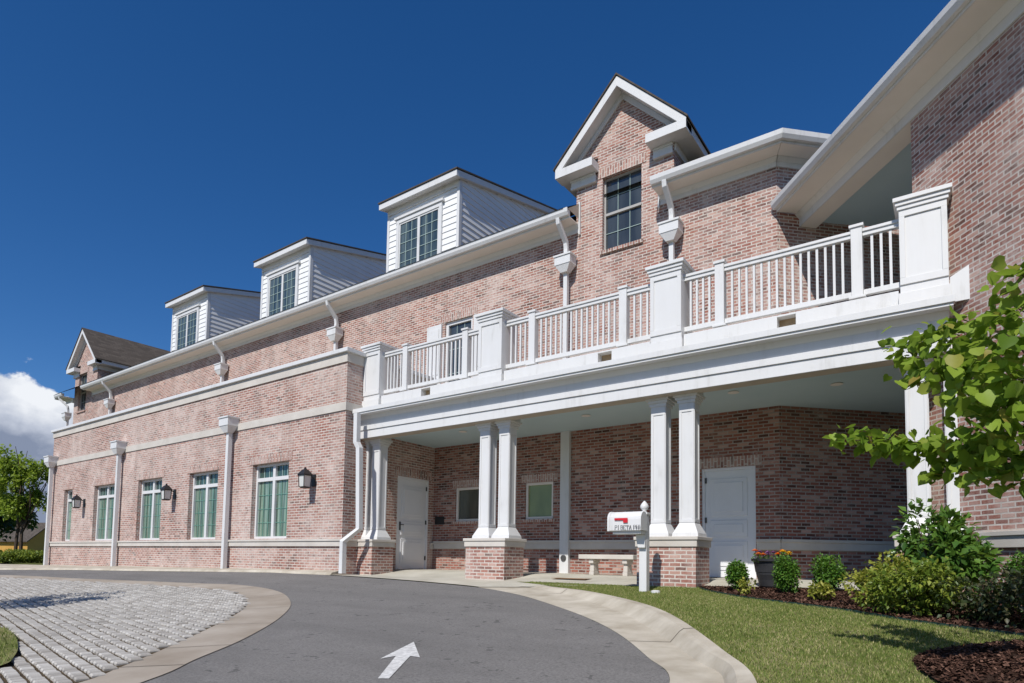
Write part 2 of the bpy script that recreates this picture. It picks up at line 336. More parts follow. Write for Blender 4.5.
def sstep(t): t = min(1, max(0, t)); return t*t*(3-2*t)
def g(x, y):
    return -.44-.075*min(32, max(0, 10-y))+.09*math.exp(-((x+13.5)/4.5)**2)*sstep((y-5)/4)
def lawn(x, y): return g(x, y)+.03+.05*sstep((9.2-y)/2.5)
def slabz(x, y):
    if y >= 11.2: return -.30
    if y >= 9.9: return -.30-.13*(11.2-y)/1.3
    t = sstep((9.9-y)/.8); return -.43*(1-t)+(g(x, y)+.012)*t
def drape(name, poly, zf, material, off=0., step=.5, box=(-34, 8, -6, 14), kind='structure', label=None):
    bm = bmesh.new(); vs_ = [bm.verts.new((x, y, 0)) for x, y in poly]; f = bm.faces.new(vs_)
    if f.normal.z < 0: bmesh.ops.reverse_faces(bm, faces=[f])
    bmesh.ops.triangulate(bm, faces=bm.faces[:])
    xs = [p[0] for p in poly]; ys = [p[1] for p in poly]
    for ax, lo, hi in ((0, max(min(xs), box[0]), min(max(xs), box[1])), (1, max(min(ys), box[2]), min(max(ys), box[3]))):
        t = math.ceil(lo/step)*step
        while t < hi:
            c = [0, 0, 0]; c[ax] = t+.0137; nn = [0, 0, 0]; nn[ax] = 1
            bmesh.ops.bisect_plane(bm, geom=bm.verts[:]+bm.edges[:]+bm.faces[:], plane_co=c, plane_no=nn, dist=1e-5); t += step
    for v in bm.verts: v.co.z = zf(v.co.x, v.co.y)+off
    bmesh.ops.recalc_face_normals(bm, faces=bm.faces)
    if sum(f.normal.z for f in bm.faces) < 0: bmesh.ops.reverse_faces(bm, faces=bm.faces)
    uv = bm.loops.layers.uv.new('UVMap')
    for f in bm.faces:
        for l in f.loops: l[uv].uv = l.vert.co.xy
    me = bpy.data.meshes.new(name); bm.to_mesh(me); bm.free(); me.materials.append(MAT[material])
    o = bpy.data.objects.new(name, me); COL.objects.link(o); return tag(o, label=label, kind=kind)
def smooth_line(P, n=6):
    P = [Vector(p) for p in P]; out = []
    for i in range(len(P)-1):
        a, b_, c, d = P[max(i-1, 0)], P[i], P[i+1], P[min(i+2, len(P)-1)]
        for k in range(n):
            t = k/n; out.append(tuple(.5*((2*b_)+(c-a)*t+(2*a-5*b_+4*c-d)*t*t+(3*b_-a-3*c+d)*t**3)))
    out.append(tuple(P[-1])); return out

# ------------------------------------------------------------------ ground, drive, walks
bm_far = [(-600, -300), (500, -300), (500, 800), (-600, 800)]
drape('ground', bm_far, lambda x, y: g(x, y) if y < 60 else -.44, 'far_turf', -.05, 1., (-60, 20, -34, 16))
kb = smooth_line([(.35, -3), (-.2, 0), (-.62, 2.5), (-1.08, 4.25), (-1.57, 5.14), (-2.52, 6.59), (-3.44, 7.65), (-4.75, 8.72), (-5.8, 9.32), (-6.9, 9.8)], 14)
kf = smooth_line([(0, -3), (-.55, 0), (-.95, 2.6), (-1.37, 4.53), (-1.8, 5.14), (-2.6, 6.2), (-3.4, 7.15), (-4.72, 8.32), (-5.85, 9.0), (-6.9, 9.5)], 14)
asp = smooth_line([(-.3, -3), (-.85, 0), (-1.25, 2.5), (-1.7, 4.34), (-2.18, 5.05), (-2.95, 6.0), (-3.9, 6.9), (-5.35, 8.0), (-6.8, 8.78), (-8.24, 9.08), (-9.75, 9.2), (-11.4, 9.2)])
far = smooth_line([(-11.4, 9.2), (-13.5, 9.12), (-16.47, 8.98), (-20, 8.75), (-23.5, 8.3), (-27.3, 7.3), (-31, 5.6), (-38, 1.5), (-60, -12)])
drape('driveway', asp+far[1:]+[(-60, -30), (-.3, -30)], g, 'asphalt', .0)
# kerb with gutter pan: section swept along the two measured lines
mb = MB(); n_ = min(len(kb), len(kf)); asn = smooth_line([(-.3, -3), (-.85, 0), (-1.25, 2.5), (-1.7, 4.34), (-2.18, 5.05), (-2.95, 6.0), (-3.9, 6.9), (-5.35, 8.0), (-6.3, 8.55), (-7.1, 8.88)], 14)
sec = []
for i in range(n_):
    a, f_, k_ = Vector(asn[i]), Vector(kf[i]), Vector(kb[i])
    t = i/(n_-1); h = .095*(1-sstep((t-.55)/.45))+.012
    d = (k_-f_)
    z = lambda p: g(p.x, p.y)
    q = f_+d*.38
    row = [(a.x, a.y, z(a)+.002), (a.x, a.y, z(a)+.006), (f_.x, f_.y, z(f_)+.006-.01*(1-t)), (f_.x+d.x*.12, f_.y+d.y*.12, z(f_)+h*.3), (q.x, q.y, z(q)+h*.86), (f_.x+d.x*.55, f_.y+d.y*.55, z(k_)+h*.99), (k_.x, k_.y, z(k_)+h), (k_.x, k_.y, z(k_)-.05)]
    sec.append(row)
for i in range(n_-1):
    for j in range(len(sec[0])-1): mb.face(sec[i][j], sec[i+1][j], sec[i+1][j+1], sec[i][j+1])
kerb = tag(mb.build('kerb', 'kerb', smooth=True), kind='structure')
mj = MB()
for i in range(24, n_-2, 40):
    L_ = (Vector(sec[i+1][4])-Vector(sec[i][4])).length; f_ = min(1, .014/max(L_, 1e-4))
    for j in range(1, 6):
        q = [Vector(sec[i][j]), Vector(sec[i+1][j]), Vector(sec[i+1][j+1]), Vector(sec[i][j+1])]; up3 = Vector((0, 0, .004))
        mj.face(*[tuple(p+up3) for p in (q[0], q[0].lerp(q[1], f_), q[3].lerp(q[2], f_), q[3])])
tag(mj.build('kerb_joints', 'joint'), kind='structure')
# expansion joints in kerb are the material's; porch slab and apron
slab = [(-11.745, 12.64), (-11.745, 9.2)]+[p for p in reversed(asp) if p[0] < -6.95 and p[0] > -11.39]+[(-6.9, 9.6), (-6.6, 9.86), (-4.5, 9.93), (-3.4, 10.3), (-2.2, 10.55), (-1.6, 10.55), (.4, 10.3), (4, 15), (2, 18), (-2.75, 12.64)]
drape('porch_floor', slab, slabz, 'concrete', .004, .4)
# walk along the left wing
mb = MB()
wb = [(-11.74, 9.55, -.31), (-14, 9.55, -.335), (-16.6, 9.55, -.36), (-20, 9.55, -.395), (-23.7, 9.55, -.43), (-27, 9.55, -.47), (-30.05, 9.55, -.51), (-33, 8, -.5), (-40, 3.2, -.75), (-60, -9, -1.4)]
fa = [(-11.7, 9.2), (-13.9, 9.1), (-16.47, 8.98), (-20, 8.75), (-23.5, 8.3), (-27.0, 7.4), (-30, 6.1), (-32.6, 4.75), (-38.8, 1.05), (-60, -12)]
for i in range(len(wb)-1):
    a0, a1 = (*fa[i], g(*fa[i])+.006), (*fa[i+1], g(*fa[i+1])+.006); b0, b1 = wb[i], wb[i+1]
    k0 = (fa[i][0], fa[i][1]+.05, a0[2]+.06); k1 = (fa[i+1][0], fa[i+1][1]+.05, a1[2]+.06)
    mb.face(a0, a1, k1, k0); mb.face(k0, k1, b1, b0)
    if i == 0: mb.face(a0, k0, b0, (b0[0], b0[1], b0[2]-.12))
tag(mb.build('walkway', 'kerb'), kind='structure')
ro = smooth_line([(-60, -6), (-34, 4.2), (-23.77, 6.35), (-18.5, 6.72), (-13.86, 6.95), (-11.9, 7.15), (-10.2, 6.85), (-8.6, 6.02), (-7.35, 5.0), (-6.31, 3.87), (-5.72, 3.03), (-5.25, 2.37), (-4.5, .6), (-4.3, -2), (-5, -5)])
ri = smooth_line([(-60, -6.5), (-34, 3.7), (-22.5, 5.85), (-17, 6.3), (-13.07, 6.48), (-11.5, 6.5), (-10.32, 6.22), (-9.05, 5.55), (-8.12, 4.8), (-7.23, 3.9), (-6.41, 3.0), (-5.99, 2.49), (-5.65, 2.0), (-5.1, .4), (-4.95, -2), (-5.6, -5)])
drape('concrete_band', ro+list(reversed(ri)), g, 'band', .008)
mj = MB()
for i in range(14, len(ro)-8, 6):
    a, b_ = Vector(ro[i]), min((Vector(q) for q in ri), key=lambda q: (q-Vector(ro[i])).length); t_ = (b_-a).normalized(); w_ = Vector((-t_.y, t_.x))*.006
    mj.face(*[(q.x, q.y, g(q.x, q.y)+.0125) for q in (a-w_, a.lerp(b_, .5)-w_, a.lerp(b_, .5)+w_, a+w_)]); mj.face(*[(q.x, q.y, g(q.x, q.y)+.0125) for q in (a.lerp(b_, .5)-w_, b_-w_, b_+w_, a.lerp(b_, .5)+w_)])
tag(mj.build('band_joints', 'joint'), kind='structure')
drape('paver_bed', ri[6:]+[(-34, -5)], g, 'soil', .006)
island = smooth_line([(-10.8, 2.72), (-9.79, 2.67), (-9.06, 2.59), (-8.03, 2.35), (-7.29, 2.11), (-6.83, 1.85), (-6.6, 1.1), (-7.2, -.5), (-9.2, -1.5), (-12.2, -1.2), (-13.6, .5), (-12.4, 2.2), (-10.8, 2.72)])
drape('island_lawn', island[:-1], g, 'turf', .05)
def inside(p, poly):
    x, y = p; c = False; j = len(poly)-1
    for i in range(len(poly)):
        xi, yi = poly[i]; xj, yj = poly[j]
        if (yi > y) != (yj > y) and x < (xj-xi)*(y-yi)/(yj-yi)+xi: c = not c
        j = i
    return c
pv = []; pf = []
pa = R(-9.5); pc, ps = math.cos(pa), math.sin(pa); pin = ri[6:]+[(-34, -5)]
for i in range(-220, 70):
    for j in range(-55, 90):
        bx, by = .118, .124
        u = i*bx+(.5*bx if j % 2 else 0); v = j*by
        x, y = -8+pc*u-ps*v, 2.5+ps*u+pc*v
        if y < -2 or x < -24 or not inside((x, y), pin) or inside((x, y), island): continue
        if y < -.2 and x > -7: pass
        hx, hy = bx/2-.010-random.random()*.006, by/2-.0105-random.random()*.006; zt = g(x, y)+.028+random.uniform(-.006, .006); rot = random.uniform(-.05, .05)
        k = len(pv); c_, s_ = math.cos(pa+rot), math.sin(pa+rot)
        for (q, zz) in ((1., -.03), (1., -.012), (.82, 0)):
            for sxx, syy in ((-1, -1), (1, -1), (1, 1), (-1, 1)):
                lx, ly = sxx*hx*q, syy*hy*q
                pv.append((x+c_*lx-s_*ly, y+s_*lx+c_*ly, zt+zz))
        for r_ in (0, 1):
            for q in range(4): pf.append((k+r_*4+q, k+r_*4+(q+1) % 4, k+(r_+1)*4+(q+1) % 4, k+(r_+1)*4+q))
        pf.append((k+8, k+9, k+10, k+11))
me = bpy.data.meshes.new('paving'); me.from_pydata(pv, [], pf); me.materials.append(MAT['paver'])
o = bpy.data.objects.new('paving', me); COL.objects.link(o); tag(o, kind='structure')
# lawn and planting bed
bed_edge = smooth_line([(-3.46, 10.1), (-3.2, 9.66), (-2.5, 9.05), (-1.88, 8.66), (-1.28, 8.28), (-1.0, 8.06), (-.69, 7.73), (-.24, 7.35), (.45, 6.95), (1.6, 6.2)])
lawn_poly = [p for p in kb]+[(-6.6, 9.84), (-4.5, 9.91), (-3.47, 10.08)]+bed_edge[1:]+[(4.5, 3.6), (9, -1), (9, -3)]
drape('lawn', lawn_poly, lawn, 'turf')
bed_poly = [(-3.44, 10.25)]+bed_edge+[(4.4, 3.4), (6.6, 1.9), (.15, 9.6), (-.3, 10.3), (-1.6, 10.53), (-2.2, 10.53)]
bed = drape('planting_bed', bed_poly, lawn, 'mulch', .012)
arrow = smooth_line([(0, 0), (0, 0)], 1)
def gl(x, y): return g(x, y)+.005
tag(drape('arrow_marking', [(-4.48, 4.58), (-3.91, 4.08), (-4.03, 4.08), (-3.59, 3.41), (-3.67, 3.37), (-4.15, 4.02), (-4.19, 3.87)], g, 'marking', .006, kind=None), 'white painted straight arrow on the grey asphalt drive', 'road marking')

# ================================================================== the building
BL = empty('brick_building', (-15, 11, -.4), 'long whitewashed brick building with white columned porch, balcony and dormers', 'building')
YW, YL, XC = 12.65, 9.54, -11.75
LW = (0.2, 10.03); WA = -49.
FC = (-2.75, 12.65)
def lintel(mbx, xa, xb, z, y, ext=.13, h=.22, proud=.012): mbx.box(xa-ext, xb+ext, y-proud, y+.05, z+.003, z+h)

# ---- left wing, lower wall
wins = [(-28.55, -27.75), (-25.75, -24.07), (-22.27, -20.62), (-18.92, -17.3), (-15.55, -13.92)]
WZ0, WZ1 = .45, 2.46
wing = MB(); wing.wall(-29.95, XC, -1.2, 4.66, YL, [(a, b_, WZ0, WZ1) for a, b_ in wins], .24)
wing.face((XC, YL, -1), (XC, YW, -1), (XC, YW, 4.66), (XC, YL, 4.66)) if False else None
wing.frame((XC, YL, 0), 90).wall(0, YW-YL, -1, 4.66, 0, [(11.28-YL, 12.45-YL, -.31, 2.13)], .10)
wing.frame((-29.95, YW, 0), -90).wall(0, YW-YL, -1, 4.66, 0)
wing.build('wall', 'brick_pale', BL, 'pale whitewashed brick wall of the low left wing')
MB().box(-29.9, XC-.05, YL+.06, YW, 4.5, 4.6).build('flat_roof', 'concrete', BL)
bd = MB()
for (z0, z1, pr) in ((.375, .43, .075), (.25, .375, .05)):
    bd.box(-29.95-pr, XC+pr, YL-pr, YL-.003, z0, z1)
    bd.box(XC+.003, XC+pr, YL, 11.2, z0, z1)
    bd.box(XC+.003, XC+pr, 12.53, YW-.003, z0, z1)
    bd.box(-29.95-pr, -29.953, YL, YW, z0, z1)
bd.build('stone_ledge', 'stone', BL, bev=.006)
bd = MB(); bd.box(-29.98, XC+.03, YL-.03, YL-.003, 3.49, 3.69).box(XC+.003, XC+.03, YL, YW-.003, 3.49, 3.69).build('stone_band', 'stone', BL)
bd = MB(); bd.box(-29.98, XC+.035, YL-.035, YL-.003, 4.66, 4.885).box(XC+.003, XC+.035, YL, YW-.003, 4.66, 4.885).box(-29.9, XC-.05, YL, YL+.2, 4.66, 4.885).build('stone_band', 'stone', BL)
bd = MB(); bd.box(-30.05, XC+.1, YL-.1, YL+.22, 4.888, 4.985).box(XC-.22, XC+.1, YL+.22, YW-.003, 4.888, 4.985).build('coping', 'white', BL, bev=.008)
def muntins(parent, x0, x1, z0, z1, nx, nz_, y, material, w=.014):
    m_ = MB()
    for i in range(1, nx):
        x = x0+(x1-x0)*i/nx; m_.box(x-w/2, x+w/2, y-.012, y-.002, z0, z1)
        if nz_ == 1: m_.build('muntin', material, parent); m_ = MB()
    if nz_ == 1: return
    for j in range(1, nz_): z = z0+(z1-z0)*j/nz_; m_.box(x0, x1, y-.013, y-.003, z-w/2, z+w/2)
    return m_.build('muntins', material, parent)
for (a, b_) in wins:
    y = YL+.17; xm = (a+b_)/2; fr = MB(); w = .065
    wide = b_-a > 1
    fr.box(a, b_, y-.05, y+.05, WZ0, WZ0+w).box(a, b_, y-.05, y+.05, WZ1-w, WZ1).box(a, a+w, y-.05, y+.05, WZ0+w, WZ1-w).box(b_-w, b_, y-.05, y+.05, WZ0+w, WZ1-w)
    fr.box(a+w, b_-w, y-.045, y+.05, 2.0, 2.10)
    if wide: fr.box(xm-.055, xm+.055, y-.048, y+.05, WZ0+w, WZ1-w)
    fo = fr.build('window', 'white', BL, bev=.004)
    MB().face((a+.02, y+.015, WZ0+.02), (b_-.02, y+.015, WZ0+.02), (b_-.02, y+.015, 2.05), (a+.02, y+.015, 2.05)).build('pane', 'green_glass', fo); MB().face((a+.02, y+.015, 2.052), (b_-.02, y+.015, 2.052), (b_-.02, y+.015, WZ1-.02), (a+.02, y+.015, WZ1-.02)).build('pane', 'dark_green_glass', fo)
    for xa, xb in (((a+w, xm-.055), (xm+.055, b_-w)) if wide else ((a+w, b_-w),)):
        muntins(fo, xa, xb, WZ0+w, 2.0, 3, 4, y+.012, 'muntin_green', .011); muntins(fo, xa, xb, 2.10, WZ1-w, 3, 1, y+.012, 'muntin', .02)
    lm = MB(); lintel(lm, a, b_, WZ1, YL); lm.build('lintel', 'soldier', BL)
def downspout(path, rad, head=None, name='downspout'):
    d_ = MB(); d_.tube(path, rad, 4, True); p = d_.build(name, 'white', BL, bev=.004)
    for (x, y, z0, z1, hw) in (head or []):
        zz = z0+(z1-z0)*.42
        MB().taper(x, y, z0, hw*.42, hw*.36, zz, hw*.95, hw*.66).taper(x, y, zz, hw, hw*.7, z1-.04, hw, hw*.7).box(x-hw*1.1, x+hw*1.1, y-hw*.8, y+hw*.7, z1-.04, z1).build('conductor_head', 'white', p)
    return p
for x in (-16.55, -23.5, -29.62):
    downspout([(x, YL-.14, 3.5), (x, YL-.14, -.42 if x > -20 else -.55)], .085, [(x, YL-.17, 3.42, 3.86, .235)])
downspout([(-11.46, 9.64, 3.39), (-11.45, 9.64, 2.70), (-11.37, 9.66, 2.56), (-11.29, 9.66, .66), (-11.60, 9.46, .36), (-11.60, 9.46, -.38)], .085)

# ---- main upper wall with wall dormers
gw = (-6.60, -5.62, 7.22, 9.0); lgw = (-36.78, -35.82, 7.25, 9.2); dd = (-11.47, -10.48, 3.5, 6.56)
GA = dict(x0=-7.3, x1=-4.86, xc=-6.08, tip=1.62, apex=11.07, zt=9.42, yf=12.3)
GB = dict(x0=-37.3, x1=-34.57, xc=-35.9, tip=1.78, apex=11.38, zt=9.55, yf=12.35)
up = MB()
up.wall(-34.57, -7.3, 3.4, 8.12, YW, [dd], .14)
up.wall(GA['x0'], GA['x1'], 3.4, 9.4, YW, [gw], .2)
up.wall(GA['x1'], FC[0], 3.4, 8.12, YW)
up.wall(GB['x0'], GB['x1'], 3.4, 9.5, YW, [lgw], .2)
for G_, zb in ((GA, 9.4), (GB, 9.5)):
    sl_ = (G_['apex']-G_['zt'])/G_['tip']; zk = lambda x: G_['apex']-.22-sl_*abs(x-G_['xc'])
    z0, z1 = max(zb, zk(G_['x0'])), max(zb, zk(G_['x1']))
    up.face((G_['x0'], YW, zb), (G_['x1'], YW, zb), (G_['x1'], YW, z1), (G_['xc'], YW, G_['apex']-.22), (G_['x0'], YW, z0))
    up.face((G_['x1'], YW, 8.1), (G_['x1'], YW+1.6, 8.1), (G_['x1'], YW+1.6, zb), (G_['x1'], YW, zb))
    up.face((G_['x0'], YW, 8.1), (G_['x0'], YW+1.6, 8.1), (G_['x0'], YW+1.6, zb), (G_['x0'], YW, zb))
up.frame((-37.3, 26, 0), -90).wall(0, 26-YW, -1, 8.1, 0)
up.frame((FC[0], FC[1], 0), 45).wall(0, 4.2, 3.06, 8.12, 0)
up.frame().face((-37.3, 26, -1), (3, 26, -1), (3, 26, 8.1), (-37.3, 26, 8.1))
up.build('wall', 'brick', BL, 'upper brick wall behind the balcony')
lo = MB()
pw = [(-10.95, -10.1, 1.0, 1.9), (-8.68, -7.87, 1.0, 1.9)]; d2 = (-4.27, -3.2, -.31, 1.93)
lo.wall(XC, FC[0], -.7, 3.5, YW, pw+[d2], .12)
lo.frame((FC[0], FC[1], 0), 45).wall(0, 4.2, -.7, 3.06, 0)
MB().wall(-37.3, -29.95, -1, 3.4, YW).build('wall', 'brick_pale', BL)
lo.build('wall', 'brick_shaded', BL, 'brick back wall of the porch, its shade put into the colour')
bd = MB()
for (z0, z1, pr) in ((.415, .475, .07), (.27, .415, .045)):
    bd.frame(); bd.box(XC+.08, d2[0]-.02, YW-pr, YW-.003, z0, z1); bd.box(d2[1]+.02, FC[0]+.01, YW-pr, YW-.003, z0, z1)
    bd.frame((FC[0], FC[1], 0), 45).box(-.01, 4.1, -pr, -.003, z0, z1)
bd.build('stone_ledge', 'stone', BL, bev=.005)
def panel_door(o, ang, w, h, parent=BL, hinge_left=True, handle=True):   # local x across, front -y
    d_ = MB(o, ang); d_.box(.06, w-.06, -.02, .03, .012, h-.06)
    for (za, zb) in ((h*.56, h*.9), (h*.07, h*.33), (h*.37, h*.52)):       # raised panels
        d_.box(.17, w-.17, -.036, -.02, za, zb); d_.box(.21, w-.21, -.026, -.0365, za+.04, zb-.04); d_.box(.25, w-.25, -.052, -.0362, za+.08, zb-.08)
    dr = d_.build('door', 'door', parent, bev=.004)
    MB(o, ang).box(0, .058, -.04, .06, 0, h).box(w-.058, w, -.04, .06, 0, h).box(.058, w-.058, -.04, .06, h-.058, h).build('frame', 'door', dr, bev=.004)
    hx = .075 if hinge_left else w-.075
    for z in (.25, h*.5, h-.3): MB(o, ang).box(hx-.018, hx+.018, -.045, -.018, z, z+.11).build('hinge', 'bronze', dr)
    if handle:
        kx = w-.14 if hinge_left else .14
        MB(o, ang).box(kx-.025, kx+.025, -.035, -.02, h*.42, h*.42+.22).tube([(kx, -.05, h*.48), (kx+(-.1 if hinge_left else .1), -.065, h*.48)], .012).build('handle', 'bronze', dr)
    return dr
panel_door((XC-.05, 11.28, -.30), 90, 1.17, 2.43, hinge_left=False)
panel_door((d2[0], YW+.06, -.30), 0, 1.07, 2.23, handle=False)
lm = MB(); lintel(lm, d2[0], d2[1], d2[3], YW, .12, .21); lm.build('lintel', 'soldier', BL); lm = MB((XC, YL, 0), 90); lintel(lm, 11.28-YL, 12.45-YL, 2.13, 0, .1, .22); lm.build('lintel', 'soldier', BL)
for k, (a, b_, z0, z1) in enumerate(pw):
    y = YW+.07; w = .06; fr = MB(); fr.box(a, b_, y-.04, y+.04, z0, z0+w).box(a, b_, y-.04, y+.04, z1-w, z1).box(a, a+w, y-.04, y+.04, z0+w, z1-w).box(b_-w, b_, y-.04, y+.04, z0+w, z1-w)
    fo = fr.build('window', 'soffit', BL, bev=.003)
    MB().face((a+.02, y+.01, z0+.02), (b_-.02, y+.01, z0+.02), (b_-.02, y+.01, z1-.02), (a+.02, y+.01, z1-.02)).build('pane', 'porch_glass_green' if k else 'porch_glass', fo)
    lm = MB(); lintel(lm, a, b_, z1, YW, .12, .2); lm.build('lintel', 'soldier', BL)
    MB().box(a-.06, b_+.06, YW-.035, YW+.03, z0-.075, z0-.003).build('sill', 'soldier', BL)
# deck door + shutters
y = YW+.11
fr = MB(); fr.box(dd[0], dd[0]+.09, y-.06, y+.03, dd[2], dd[3]).box(dd[1]-.09, dd[1], y-.06, y+.03, dd[2], dd[3]).box(dd[0]+.09, dd[1]-.09, y-.06, y+.03, dd[3]-.09, dd[3]).box(dd[0]+.09, dd[1]-.09, y-.05, y+.03, dd[2], dd[2]+.25)
fo = fr.build('window', 'white', BL); MB().face((dd[0]+.02, y, dd[2]), (dd[1]-.02, y, dd[2]), (dd[1]-.02, y, dd[3]-.02), (dd[0]+.02, y, dd[3]-.02)).build('pane', 'grey_glass', fo)
muntins(fo, dd[0]+.09, dd[1]-.09, dd[2]+.25, dd[3]-.09, 3, 4, y, 'muntin')
lm = MB(); lintel(lm, dd[0], dd[1], dd[3], YW, .15, .24); lm.build('lintel', 'soldier', BL)
for xa, xb in ((-12.10, -11.56), (-10.40, -9.87)):
    s_ = MB(); s_.box(xa, xb, YW-.06, YW-.004, 3.6, 6.53)
    for (za, zb) in ((3.75, 4.95), (5.1, 6.4)): s_.box(xa+.08, xb-.08, YW-.075, YW-.06, za, zb)
    s_.build('shutter', 'white', BL, bev=.004)
# gable windows
for wv, G_ in ((gw, GA), (lgw, GB)):
    a, b_, z0, z1 = wv; y = YW+.13; w = .038; zm = (z0+z1)/2+.02
    fr = MB(); fr.box(a, b_, y-.03, y+.04, z0, z0+w).box(a, b_, y-.03, y+.04, z1-w, z1).box(a, a+w, y-.03, y+.04, z0+w, z1-w).box(b_-w, b_, y-.03, y+.04, z0+w, z1-w).box(a+w, b_-w, y-.04, y+.04, zm-.03, zm+.03)
    fo = fr.build('window', 'sash', BL, bev=.003)
    MB().face((a+.02, y+.012, z0+.02), (b_-.02, y+.012, z0+.02), (b_-.02, y+.012, z1-.02), (a+.02, y+.012, z1-.02)).build('pane', 'grey_glass', fo)
    muntins(fo, a+w, b_-w, z0+w, zm-.03, 3, 2, y+.008, 'muntin', .013); muntins(fo, a+w, b_-w, zm+.03, z1-w, 3, 2, y+.008, 'muntin', .013)
    lm = MB(); lintel(lm, a, b_, z1, YW, .12, .24, .014); lm.build('lintel', 'soldier', BL); MB().box(a-.05, b_+.05, YW-.05, YW+.03, z0-.08, z0-.003).build('sill', 'soldier', BL)
# gable roofs
for G_ in (GA, GB):
    xc, tp, ap, zt, yf = G_['xc'], G_['tip'], G_['apex'], G_['zt'], G_['yf']; sl_ = (ap-zt)/tp; back = 17.6
    for sg in (-1, 1):
        tr = MB()
        e = xc+sg*tp
        # raking fascia board
        tr.prism([(xc, ap), (e, zt), (e, zt-.20), (e-sg*.03, zt-.20), (xc, ap-.24)], lambda p, t: (p[0], t, p[1]), yf, yf+.05+.002*sg)
        # raking soffit + wall trim board
        tr.prism([(xc, ap-.16), (e-sg*.02, zt-.14), (e-sg*.02, zt-.17), (xc, ap-.20)], lambda p, t: (p[0], t, p[1]), yf+.055, YW-.02)
        tr.prism([(xc, ap-.20), (e-sg*.3, zt-.20+.3*sl_), (e-sg*.3, zt-.34+.3*sl_), (xc, ap-.36)], lambda p, t: (p[0], t, p[1]), YW-.05+.003*sg, YW-.004)
        tr.build('rake_board', 'white', BL, bev=.004); tr = MB()
        # boxed return with frieze
        w_ = .92 if sg > 0 else 1.0
        xi = e-sg*w_; x0, x1 = min(e, xi), max(e, xi)
        tr.box(x0, x1, yf-.004, YW-.006, zt-.235, zt-.035)
        fe = .42 if sg > 0 else .28; tr.box(min(xi+sg*.06, e-sg*fe), max(xi+sg*.06, e-sg*fe), YW-.06, YW-.004, zt-.44, zt-.238)
        tr.box(min(xi+sg*.06, e-sg*(fe-.02)), max(xi+sg*.06, e-sg*(fe-.02)), YW-.085, YW-.004, zt-.29, zt-.24); tr.box(min(xi+sg*.055, e-sg*(fe-.01)), max(xi+sg*.055, e-sg*(fe-.01)), YW-.075, YW-.004, zt-.47, zt-.40)
        tr.build('cornice_return', 'white', BL, bev=.004); tr = MB()
        # side fascia and soffit running back
        tr.box(e-.03 if sg > 0 else e, e if sg > 0 else e+.03, yf+.05, back, zt-.20, zt-.02)
        xw = G_['x1'] if sg > 0 else G_['x0']
        tr.box(min(e-sg*.03, xw+sg*.003), max(e-sg*.03, xw+sg*.003), YW, back, zt-.20, zt-.17)
        tr.box(min(xw+sg*.004, xw+sg*.04), max(xw+sg*.004, xw+sg*.04), YW+.01, back, zt-.40, zt-.205)
        tr.build('side_eave', 'white', BL, bev=.004)
    rf = MB()
    for sg in (-1, 1):
        e = xc+sg*(tp+.04)
        rf.prism([(xc, ap+.055), (e, zt-.04+.055), (e, zt-.04+.012), (xc, ap+.012)], lambda p, t: (p[0], t, p[1]), yf-.03+.003*sg, back)
        e = xc+sg*tp; xi = e-sg*(.90 if sg > 0 else .98)
        rf.face((e-sg*.05, yf+.06, zt-.03), (xi, yf+.06, zt-.03), (xi, YW-.01, zt+.14), (e-sg*.25, YW-.01, zt+.14)) if sg > 0 else rf.face((xi, yf+.06, zt-.03), (e-sg*.05, yf+.06, zt-.03), (e-sg*.25, YW-.01, zt+.14), (xi, YW-.01, zt+.14))
    rf.build('gable_roof', 'shingle', BL)
# main eaves: gutter, soffit, frieze
def eave(mw, ms, mf, u0_, u1_, ov=.6, zg=8.22, m0=0., m1=0.):  # local frame: wall at y=0, front -y; m0, m1 mitre the ends
    def pr(m, poly, d=0.): m.prism(poly, lambda p, t: ((u0_+d+p[0]*m0 if t == 0 else u1_-d-p[0]*m1), p[0], p[1]), 0, 1)
    def rect(a, b_, c, d): return [(a, c), (b_, c), (b_, d), (a, d)]
    pr(mw, [(-ov, zg), (-ov+.02, zg), (-ov+.05, zg-.03), (-ov+.12, zg-.03), (-ov+.12, zg-.16), (-ov+.05, zg-.16), (-ov+.01, zg-.09)])
    pr(mw, rect(-ov+.121, -ov+.15, zg-.20, zg-.02), .002)
    pr(ms, rect(-ov+.153, -.004, zg-.185, zg-.165), .004)
    pr(mf, rect(-.035, -.004, zg-.36, zg-.188), .006)
    pr(mf, [(-.036, zg-.188), (-.11, zg-.188), (-.036, zg-.26)], .006)
k_ = math.tan(R(22.5))
for (a, b_, m_) in ((-34.93, -7.21, 0), (-38.3, -37.32, 0), (-5.17, FC[0], k_), (None, 4.5, k_)):
    fr_ = ((0, YW, 0), 0) if a is not None else ((FC[0], FC[1], 0), 45)
    mw, ms, mf = MB(*fr_), MB(*fr_), MB(*fr_)
    if a is not None: eave(mw, ms, mf, a, b_, m1=m_)
    else: eave(mw, ms, mf, 0, b_, m0=m_)
    mw.build('gutter', 'white', BL, bev=.004); ms.build('soffit', 'soffit', BL); mf.build('frieze', 'white', BL)
for xe, d_ in ((-7.21, .012), (-5.17, -.012), (-34.93, -.012)):
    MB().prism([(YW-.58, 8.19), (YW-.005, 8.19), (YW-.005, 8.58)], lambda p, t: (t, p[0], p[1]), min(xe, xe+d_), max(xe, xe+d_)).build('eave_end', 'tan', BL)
    MB().box(min(xe, xe+d_*3), max(xe, xe+d_*3), YW-.06, YW-.003, 7.80, 8.6).build('end_board', 'white', BL)
